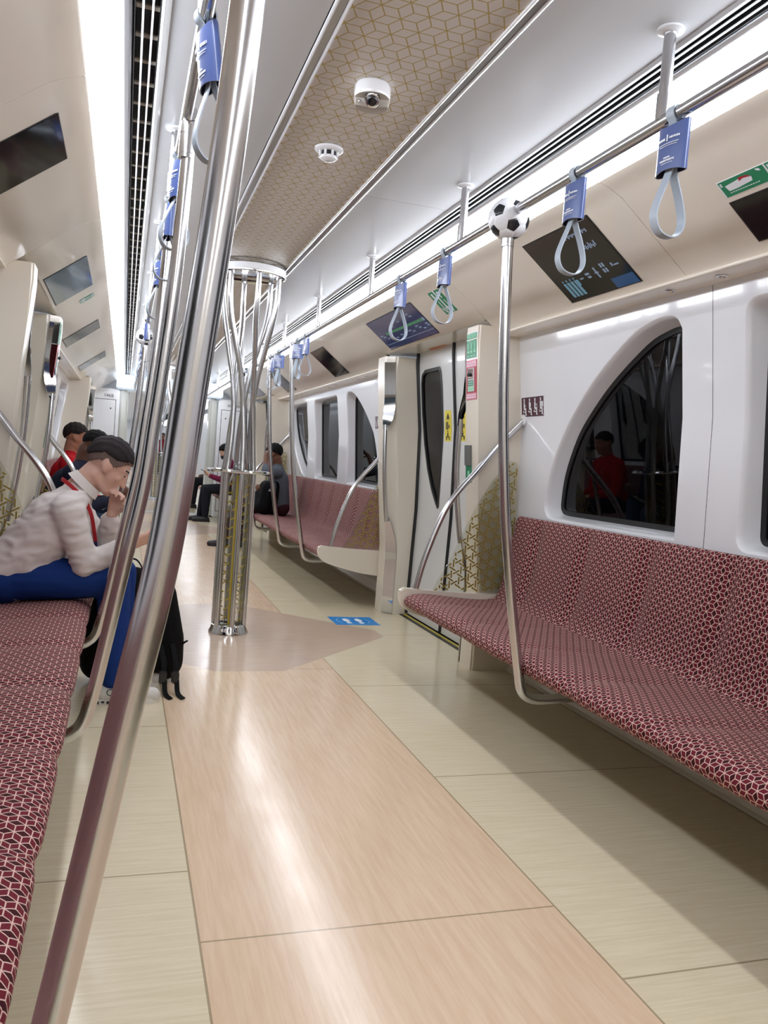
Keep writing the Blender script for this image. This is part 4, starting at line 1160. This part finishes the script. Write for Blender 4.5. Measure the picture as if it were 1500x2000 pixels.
def hair_mesh(front=.070, side=.030, back=-.035, fr=(.104, .083, .096), top=0.):
    b = MB(); b.ball((-.010, 0, .036+top), fr, 5); kill = []
    for f in b.b.faces:
        c = f.calc_center_median()
        if c.x > .02: lim = side+(front-side)*min(1, (c.x-.02)/.05)
        elif c.x > -.045: lim = side
        else: lim = side+(back-side)*min(1, (-.045-c.x)/.05)
        if c.z < lim: kill.append(f)
    bmesh.ops.delete(b.b, geom=kill, context='FACES')
    rnd = random.Random(9)
    for v in b.b.verts:
        n_ = (v.co-V((-.01, 0, .03))).normalized()
        v.co += n_*(.002*math.sin(v.co.x*160+v.co.y*60)+.0015*math.sin(v.co.y*210+v.co.z*90))
    bmesh.ops.solidify(b.b, geom=b.b.faces[:], thickness=.012)
    return b
def hand_shapes(wrist, d, nrm, sg, curl=(.5, .5, .4), sc=1., thumb=.6, skip=()):
    """wrist point, forward dir, palm normal, sg=+1/-1 which side the thumb leaves from"""
    h = MB(); d = V(d).normalized(); nrm = V(nrm); nrm = (nrm-d*nrm.dot(d)).normalized(); sd = d.cross(nrm)*sg; w = V(wrist)
    for i in range(4):
        o = sd*((1.5-i)*.0195*sc)
        h.cap(w+o*.55+d*.012*sc, .0135*sc, w+o+d*.078*sc, .0115*sc)
    L = (.043, .027, .021); f_ = (.94, 1.05, .98, .78)
    for i in range(4):
        p = w+sd*((1.5-i)*.0205*sc)+d*(.082+(.006 if i in (1, 2) else 0))*sc; a = 0
        for k in range(3):
            a += curl[k]
            q = p+(d*math.cos(a)+nrm*math.sin(a)+sd*(1.5-i)*.05)*L[k]*f_[i]*sc
            h.cap(p, (.0092-.0008*k)*sc, q, (.0086-.0010*k)*sc, 8); p = q
    p = w+sd*.024*sc+d*.026*sc; q = p+(sd*.75+d*.55+nrm*thumb).normalized()*.040*sc; r = q+(d*.8+sd*.1+nrm*thumb).normalized()*.030*sc; e = r+(d*.8-sd*.2+nrm*thumb).normalized()*.024*sc
    h.cap(w+sd*.012*sc+d*.012*sc, .015*sc, p, .0145*sc); h.cap(p, .0125*sc, q, .0105*sc); h.cap(q, .0105*sc, r, .0092*sc); h.cap(r, .0092*sc, e, .0075*sc)
    return h
def skin(col): 
    m = mat('skin_'+col[1:], col, .5, spec=.35); b = bsdf(m)
    b.inputs['Subsurface Weight'].default_value = .08; b.inputs['Subsurface Radius'].default_value = (.02, .008, .004); b.inputs['Subsurface Scale'].default_value = .3
    return m
def person(name, label, M, J, C, vox=.012, sneakers=False, hands=True, hair=None, cat='person'):
    """J: joints in the sitter's own frame (x forward, y to his left), M: frame to world, C: colours"""
    t = thing(name, label, cat, M.to_translation())
    g_ = lambda k: V(J[k]); sk = skin(C['skin'])
    P, Ch, N, H = g_('pelvis'), g_('chest'), g_('neck'), g_('head'); pit = J.get('pitch', 0.); yw = J.get('yaw', 0.)
    HM = Matrix.Translation(H) @ Matrix.Rotation(yw, 4, 'Z') @ Matrix.Rotation(pit, 4, 'Y')
    y_ = V((0, 1, 0))
    # continuous body
    b = MB(); joinb(b, head_shapes(), HM.copy())
    nk = HM @ V((-.025, 0, -.055))
    b.cap(N-(nk-N)*.35, .062, nk, .055)
    b.cap(P+y_*.06, .085, Ch+y_*.07, .10); b.cap(P-y_*.06, .085, Ch-y_*.07, .10); b.cap(Ch, .11, N, .05)
    for q, s_ in (('l', 1), ('r', -1)):
        sh, el, wr_ = g_('sh'+q), g_('el'+q), g_('wr'+q); hp, kn, an = g_('hip'+q), g_('kn'+q), g_('an'+q)
        b.cap(Ch+y_*s_*.06+V((0, 0, .05)), .06, sh, .05); b.cap(sh, .048, el, .038); b.cap(el, .038, wr_, .026)
        b.cap(hp, .068, kn, .05); b.cap(kn, .055, an, .036); b.cap(an, .036, an+V((.06, 0, -.06)), .02)
        if hands and ('hd'+q) in J:
            d_, n_, cu = J['hd'+q]; joinb(b, hand_shapes(wr_+V(d_).normalized()*.01, d_, n_, s_ if J.get('flip'+q) is None else -s_, cu, J.get('hs', 1.)), Matrix())
    b.xf(M); organic('body', b, sk, t, min(vox, .008) if sneakers else vox*.8, 2)
    # top
    b = MB(); w = J.get('bulk', 1.)
    b.cap(P+y_*.075+V((0, 0, .0)), .125*w, Ch+y_*.085, .122*w); b.cap(P-y_*.075, .125*w, Ch-y_*.085, .122*w); b.cap(Ch+y_*.05, .115*w, N+y_*.02-V((0, 0, .02)), .062); b.cap(Ch-y_*.05, .115*w, N-y_*.02-V((0, 0, .02)), .062)
    b.cap(P+V((.05, 0, .03)), .135*w, P.lerp(Ch, .45)+V((.03, 0, 0)), .13*w)
    for q, s_ in (('l', 1), ('r', -1)):
        sh, el, wr_ = g_('sh'+q), g_('el'+q), g_('wr'+q)
        b.cap(N+y_*s_*.03-V((0, 0, .03)), .055, sh, .066*w); b.cap(sh, .068*w, sh.lerp(el, .55), .060*w); b.cap(sh.lerp(el, .5), .060*w, el, .053*w); b.cap(el, .053*w, el.lerp(wr_, J.get('cuff', .93)), .039*w)
    b.xf(M)
    top = mat('cloth_'+C['top'][1:], C['top'], .85, spec=.2, bump=.25, bscale=14.)
    sh_ = organic('shirt' if not C.get('jacket') else 'jacket', b, top, t, vox, 3, wr=J.get('wr', .002))
    # trousers
    b = MB(); b.cap(g_('hipl')+V((-.02, 0, -.01)), .105, g_('hipr')+V((-.02, 0, -.01)), .105); b.cap(P+y_*.06, .118, P-y_*.06, .118)
    for q in 'lr':
        hp, kn, an = g_('hip'+q), g_('kn'+q), g_('an'+q)
        b.cap(hp, .100, hp.lerp(kn, .5), .088); b.cap(hp.lerp(kn, .5), .088, kn, .070); b.cap(kn, .070, kn.lerp(an, .45), .066); b.cap(kn.lerp(an, .4), .066, an+V((0, 0, .01)), .056)
    b.xf(M); organic('trousers', b, mat('trousers_'+C['legs'][1:], C['legs'], .8, spec=.2, bump=.2, bscale=18.), t, vox, 3, flat=.02, wr=.0015)
    # shoes
    for q in 'lr':
        an = g_('an'+q); ft = V(J.get('ft'+q, (1, 0, 0))).normalized(); z0 = J.get('sole'+q, 0.)
        hl = V((an.x, an.y, z0))-ft*.035
        b = MB(); b.cap(hl+V((0, 0, .045)), .040, hl+ft*.09+V((0, 0, .045)), .044); b.cap(hl+ft*.09+V((0, 0, .040)), .044, hl+ft*.20+V((0, 0, .030)), .036); b.cap(an+V((0, 0, -.01)), .040, hl+ft*.03+V((0, 0, .05)), .043)
        b.xf(M); so = organic('shoe', b, mat('shoe_'+C['shoe'][1:], C['shoe'], .5), t, .008, 2, flat=z0+.004)
        b = MB(); sdv = V((-ft.y, ft.x, 0)); L = []
        for k, wd in ((-.045, .018), (-.02, .036), (.06, .040), (.13, .044), (.19, .038), (.225, .020)):
            c_ = hl+ft*k; L.append([c_+sdv*wd+V((0, 0, .024)), c_-sdv*wd+V((0, 0, .024)), c_-sdv*wd, c_+sdv*wd])
        b.loft(L); b.xf(M); b.build('sole', mat('sole_'+C.get('sole', C['shoe'])[1:], C.get('sole', C['shoe']), .5), so)
    hm = hair_mesh(**(hair or {})); hm.xf(M @ HM)
    hm.build('hair', mat('hair_'+C['hair'][1:], C['hair'], .65, spec=.15, bump=.6, bscale=300.), t, ang=180)
    for q in (1, -1):
        e = MB(); e.cap((.0885, q*.020, .030), .0035, (.074, q*.048, .031), .003, 8); e.xf(M @ HM); e.build('eyebrow', mat('brow_'+C['hair'][1:], C['hair'], .7), t)
        e = MB(); e.ball((.0835, q*.032, .006), (.0045, .011, .0035 if J.get('closed', 1) else .006), 2); e.xf(M @ HM); e.build('eye', mat('eye_dark', '#2a1d1a', .4), t)
    t['_hm'] = 0; del t['_hm']
    return t, M @ HM, sh_
def RZ(a, x, y): return Matrix.Translation((x, y, 0)) @ Matrix.Rotation(a, 4, 'Z')

# man in the white shirt, bent forward on the near left bench
yc = 3.80
M0 = Matrix.Translation((0, yc, 0))
J = dict(pelvis=(-1.115, 0, .545), chest=(-.945, 0, .775), neck=(-.868, 0, .905), head=(-.750, 0, 1.022), pitch=math.radians(33), bulk=1.0, cuff=.86, wr=.0065,
    shl=(-.895, .175, .83), shr=(-.895, -.175, .83), ell=(-.745, .15, .625), elr=(-.815, -.165, .605), wrl=(-.722, .050, .80), wrr=(-.645, -.13, .690),
    hipl=(-1.11, .10, .535), hipr=(-1.11, -.10, .535), knl=(-.668, .13, .535), knr=(-.695, -.125, .535), anl=(-.66, .13, .10), anr=(-.672, -.125, .10),
    ftl=(1, .15, 0), ftr=(1, .05, 0), hdl=((.26, -.30, .95), (-.3, -.6, -.25), (.75, .75, .5)), hdr=((.9, .1, .42), (.1, .5, .6), (.5, .6, .4)), hs=.96)
man, HMm, shirt = person('person', 'man in white shirt and blue jeans bent forward on the left bench, hand on face', M0, J,
    dict(skin='#d3ab9a', top='#d3cbc8', legs='#12306e', shoe='#c9c6c0', sole='#d8d4cc', hair='#2a2426'), vox=.0095, sneakers=True, hair=dict(front=.072, side=.046, back=.0, fr=(.1035, .083, .098)))
fd = hair_mesh(front=.06, side=.008, back=-.05, fr=(.1005, .0795, .092)); fd.xf(HMm)
fd.build('hair_fade', mat('shaved_hair', '#6d5a54', .7), man, ang=180)
# collar, lanyard, shoe lettering
b = MB(); L = []
for k in range(15):
    a = math.radians(-150+300*k/14)
    cdir = V((-math.cos(a)*.070, math.sin(a)*.066, 0)); tilt = Matrix.Rotation(.75, 3, 'Y')
    p0 = V((-.845, yc, .925))+tilt @ cdir; p1 = V((-.838, yc, .930))+tilt @ (cdir*1.02+V((0, 0, .026))); p2 = V((-.845, yc, .925))+tilt @ (cdir*1.22+V((0, 0, -.004)))
    L.append([p0, p1, p2])
b.loft(L); b.build('collar', mat('collar_cloth', '#d6cfca', .8), man, ang=60)
b = MB(); b.tube(smoothpath([(-.935, yc, .953), (-.925, yc-.06, .952), (-.885, yc-.095, .925), (-.835, yc-.10, .875), (-.805, yc-.08, .815), (-.79, yc-.04, .74), (-.782, yc-.02, .69)], 5), 0, flat=(.016, .003), up=(.3, -.5, .8)); b.build('lanyard', mat('lanyard_red', '#b5202c', .6), man)
b = MB(); b.tube(smoothpath([(-.782, yc-.02, .69), (-.778, yc-.015, .66), (-.774, yc-.01, .63)], 4), 0, flat=(.018, .003), up=(.3, -.5, .8)); b.build('lanyard_end', mat('lanyard_blue', '#2b2a5c', .6), man)
sh = [o for o in man.children if o.name.startswith('shoe')]
rs = sh[1]
placed_text('lettering', 'OFF', .040, frame((-.665, yc-.125-.054, .060), (1, 0, .06), (0, .25, 1)), INKB, rs)
b = MB(); rnd = random.Random(8)
for k in range(7): b.box(-.74+k*.022, -.727+k*.022, yc-.125-.0465, yc-.125-.0440, .008+.004*(k % 2), .020)
b.build('sole_print', INKB, rs, smooth=False)

# black backpack on the floor between his feet
t = thing('backpack', 'black backpack standing on the floor behind the legs of the man in the white shirt', 'backpack', (-.6, 4.0, 0))
BPK = mat('black_nylon', '#070708', .75, spec=.15, bump=.2, bscale=60.)
b = MB()
for z, xa, xb, ya, yb in ((.03, -.80, -.40, 3.93, 4.12), (.12, -.83, -.37, 3.92, 4.16), (.25, -.80, -.39, 3.93, 4.15), (.40, -.75, -.45, 3.95, 4.12), (.50, -.70, -.52, 3.98, 4.10)):
    pass
for x in (-.74, -.60, -.445):
    b.cap((x, 4.03, .095), .092, (x, 4.03, .20), .09); b.cap((x, 4.03, .20), .09, (x*.75-.145, 4.03, .42), .075)
b.cap((-.62, 4.03, .45), .07, (-.60, 4.03, .50), .05)
organic('main_bag', b, BPK, t, .012, 4, flat=.003)
b = MB(); b.cap((-.70, 3.945, .11), .05, (-.48, 3.945, .11), .05); b.cap((-.68, 3.945, .22), .04, (-.50, 3.945, .22), .04); organic('front_pocket', b, BPK, t, .010, 3, flat=.003)
MB().tube(smoothpath([(-.66, 4.03, .53), (-.645, 4.03, .575), (-.605, 4.03, .585), (-.575, 4.03, .55), (-.57, 4.03, .51)], 4), 0, flat=(.025, .006), up=(0, 1, 0)).build('carry_handle', BPK, t)
for dx in (0, .055):
    st_ = MB().tube(smoothpath([(-.47+dx, 3.935, .20), (-.455+dx, 3.86, .13), (-.45+dx, 3.80, .05), (-.445+dx, 3.76, .012), (-.425+dx, 3.70, .006)], 4), 0, flat=(.022, .004), up=(1, 0, 0)).build('strap', BPK, t)
    MB().box(-.475+dx, -.440+dx, 3.80, 3.835, .045, .10, bev=.006).build('buckle', mat('buckle_plastic', '#1a1a1c', .3), st_)
MB().tube([(-.385, 4.0, .165), (-.365, 3.99, .19), (-.342, 3.985, .205)], [.005, .006, .004], 8).build('zip_pull', BPK, t)

# dark-haired man leaning forward and man in the red shirt on the far left bench
def seated(lean=.1, pit=.3, hands='lap', hx=0., yaw=0., spread=.12, look=0., drop=0.):
    sl = math.sin(lean); cl = math.cos(lean); z0 = .545
    ch = V((sl*.30, 0, z0+cl*.30)); nk = V((sl*.47, 0, z0+cl*.47)); hd = nk+V((.035+.07*math.sin(pit*.8), 0, .145-drop-.02*pit))
    J = dict(pelvis=(0, 0, z0), chest=ch, neck=nk, head=hd, pitch=pit, yaw=look,
        shl=ch+V((.02, .185, .09*cl)), shr=ch+V((.02, -.185, .09*cl)), hipl=(0, .10, .53), hipr=(0, -.10, .53),
        knl=(.43, spread, .53), knr=(.43, -spread, .53), anl=(.45, spread, .10), anr=(.45, -spread, .10))
    if hands == 'phone':
        J.update(ell=ch+V((.10, .22, -.17)), elr=ch+V((.10, -.22, -.17)), wrl=ch+V((.33, .06, -.10)), wrr=ch+V((.33, -.06, -.10)), hdl=((.7, -.35, .4), (-.3, -.6, .5), (.7, .6, .4)), hdr=((.7, .35, .4), (-.3, .6, .5), (.7, .6, .4)))
    else:
        J.update(ell=ch+V((.08, .23, -.20)), elr=ch+V((.08, -.23, -.20)), wrl=ch+V((.30, .09, -.22)), wrr=ch+V((.30, -.09, -.22)), hdl=((.8, -.4, -.1), (0, -.4, -.9), (.5, .5, .3)), hdr=((.8, .4, -.1), (0, .4, -.9), (.5, .5, .3)))
    return J
J = seated(.50, .75, 'phone'); J['knl'] = (.42, .10, .62); J['anl'] = (.48, .08, .20); J['solel'] = .10
dm, HMd, _ = person('person', 'man in dark navy jacket leaning over a phone, just behind the white-shirted man', RZ(0, -1.20, 6.50), J,
    dict(skin='#5a3a2c', top='#1c1e30', legs='#35455e', shoe='#222226', hair='#0c0b0c', jacket=1), vox=.014, hair=dict(front=.066, side=.02, back=-.04, fr=(.1035, .0815, .096)))
t = thing('mobile_phone', 'white edged phone in the hands of the dark-haired man on the far left bench', 'phone', (-.78, 6.48, .62))
MB().box(-.075, .075, -.037, .037, -.004, .004, bev=.003).xf(Matrix.Translation((-.755, 6.50, .665)) @ Matrix.Rotation(-.6, 4, 'Y')).build('phone_case', INKW, t)
J = seated(.14, .12, 'lap')
person('person', 'man in a red shirt with short dark hair sitting farthest along the left bench', RZ(0, -1.19, 7.55), J,
    dict(skin='#a8745c', top='#b0141f', legs='#2a2a30', shoe='#28282c', hair='#241c1a'), vox=.014, hair=dict(front=.066, side=.03, back=-.03))

# man in the maroon jacket with a black mask, far right
J = seated(.22, .55, 'phone', spread=.09); J['knr'] = (.45, -.09, .52); J['anr'] = (.50, -.09, .10); J['anl'] = (.44, .10, .10)
mm, HMx, _ = person('person', 'man in maroon jacket and black face mask reading his phone by the end wall', RZ(PI, 1.04, 13.35), J,
    dict(skin='#c09a86', top='#651a38', legs='#14161e', shoe='#0d0d10', hair='#100e0f', jacket=1), vox=.014, hair=dict(front=.062, side=.012, back=-.05, fr=(.1035, .0815, .096)))
b = MB(); b.ball((.052, 0, -.058), (.056, .060, .052), 3); b.cap((.10, 0, -.035), .015, (.095, 0, -.07), .02); b.xf(HMx); organic('face_mask', b, mat('black_mask', '#0c0c0e', .7), mm, .008, 2)
t = thing('mobile_phone', 'dark phone held by the man in the maroon jacket', 'phone', (.6, 13.35, .8))
MB().box(-.075, .075, -.037, .037, -.004, .004, bev=.003).xf(Matrix.Translation((.56, 13.33, .80)) @ Matrix.Rotation(.45, 4, 'Y')).build('phone_case', BLACK, t)

# man hugging a backpack, hand to his forehead
J = seated(.10, .28, 'lap', look=-.25)
ch = V(J['chest']); J['wrl'] = tuple(V(J['head'])+V((.10, .14, -.02))); J['ell'] = tuple(ch+V((.16, .30, .10))); J['hdl'] = ((-.2, -.8, .5), (-.75, -.3, -.3), (.35, .4, .3))
J['wrr'] = tuple(ch+V((.24, .02, -.10))); J['hdr'] = ((.1, .9, 0), (-.9, 0, 0), (.4, .5, .4)); J['anl'] = (.62, -.05, .10); J['knl'] = (.46, .02, .50); J['cuff'] = .3
person('person', 'man in grey shirt hugging a black backpack on the right, hand on his forehead', RZ(PI-.15, 1.12, 9.72), J,
    dict(skin='#6f4a38', top='#5d636c', legs='#3a1a22', shoe='#241c26', hair='#0c0b0d'), vox=.014, hair=dict(front=.064, side=.0, back=-.06, fr=(.1035, .0815, .096)))
t = thing('backpack', 'black backpack hugged on the lap of the man on the far right bench', 'backpack', (.82, 9.6, .5))
b = MB()
for y in (9.42, 9.52, 9.62):
    b.cap((.90, y, .53), .09, (.93, y, .76), .075)
b.cap((.84, 9.45, .52), .06, (.85, 9.6, .66), .06)
organic('main_bag', b, mat('navy_black_nylon', '#07080c', .7, spec=.12), t, .014, 3)
MB().tube(smoothpath([(.93, 9.40, .80), (.99, 9.385, .84), (1.04, 9.42, .78), (1.02, 9.40, .55)], 4), 0, flat=(.05, .008), up=(0, 1, 0)).build('strap', BPK, t)
b = MB()
for dy in (0, 1): b.prism([(.915+dy*.02, 9.333, .72), (.925+dy*.02, 9.333, .72), (.935-dy*.004+.0, 9.333, .75), (.929, 9.333, .75)], (0, .003, 0))
b.build('logo', mat('logo_grey', '#a9adb4', .4), t, smooth=False)

# far away: someone standing in red, someone seated past the gangway
J = dict(pelvis=(0, 0, .95), chest=(.0, 0, 1.25), neck=(.0, 0, 1.47), head=(.02, 0, 1.63), shl=(0, .18, 1.38), shr=(0, -.18, 1.38), ell=(-.02, .22, 1.1), elr=(-.02, -.22, 1.1), wrl=(.08, .20, .87), wrr=(.08, -.20, .87),
    hipl=(0, .09, .92), hipr=(0, -.09, .92), knl=(.02, .10, .50), knr=(.02, -.10, .50), anl=(0, .10, .10), anr=(0, -.10, .10))
person('person', 'distant person in a dark red top standing far down the next car', RZ(-PI/2, .86, 36), J, dict(skin='#6a4636', top='#6a0f1c', legs='#1c1c22', shoe='#222226', hair='#0e0c0d'), vox=.03, hands=False)
nb = thing('bench_seat', 'sliver of a seat in the next car beyond the gangway', 'bench', (1.05, 16.6, 0))
MB().box(.80, 1.36, 15.6, 17.4, .34, .45, bev=.03).build('seat_cushion', FABRIC, nb)
MB().box(1.30, 1.378, 15.6, 17.4, .45, .9, bev=.02).build('backrest', FABRIC, nb)
J = seated(.15, .3, 'lap')
person('person', 'dark-haired passenger seated in the next car, a sliver seen past the gangway pillar', RZ(PI, 1.10, 16.4), J, dict(skin='#8a5a48', top='#5a4a48', legs='#1a1a20', shoe='#1a1a1c', hair='#0e0c0d'), vox=.025, hands=False)

# ------------------------------------------------------------------ world and view
w = bpy.data.worlds.new('world'); SC.world = w; w.use_nodes = True
w.node_tree.nodes['Background'].inputs[0].default_value = (.02, .022, .026, 1)
vs = SC.view_settings; vs.view_transform = 'Standard'; vs.look = 'None'; vs.gamma = 1; vs.exposure = EXPO; vs.use_curve_mapping = False
try:
    SC.cycles.use_denoising = True; SC.cycles.max_bounces = 10; SC.cycles.diffuse_bounces = 5; SC.cycles.glossy_bounces = 5; SC.cycles.transparent_max_bounces = 12
    SC.cycles.caustics_reflective = False; SC.cycles.sample_clamp_indirect = 6
except Exception: pass
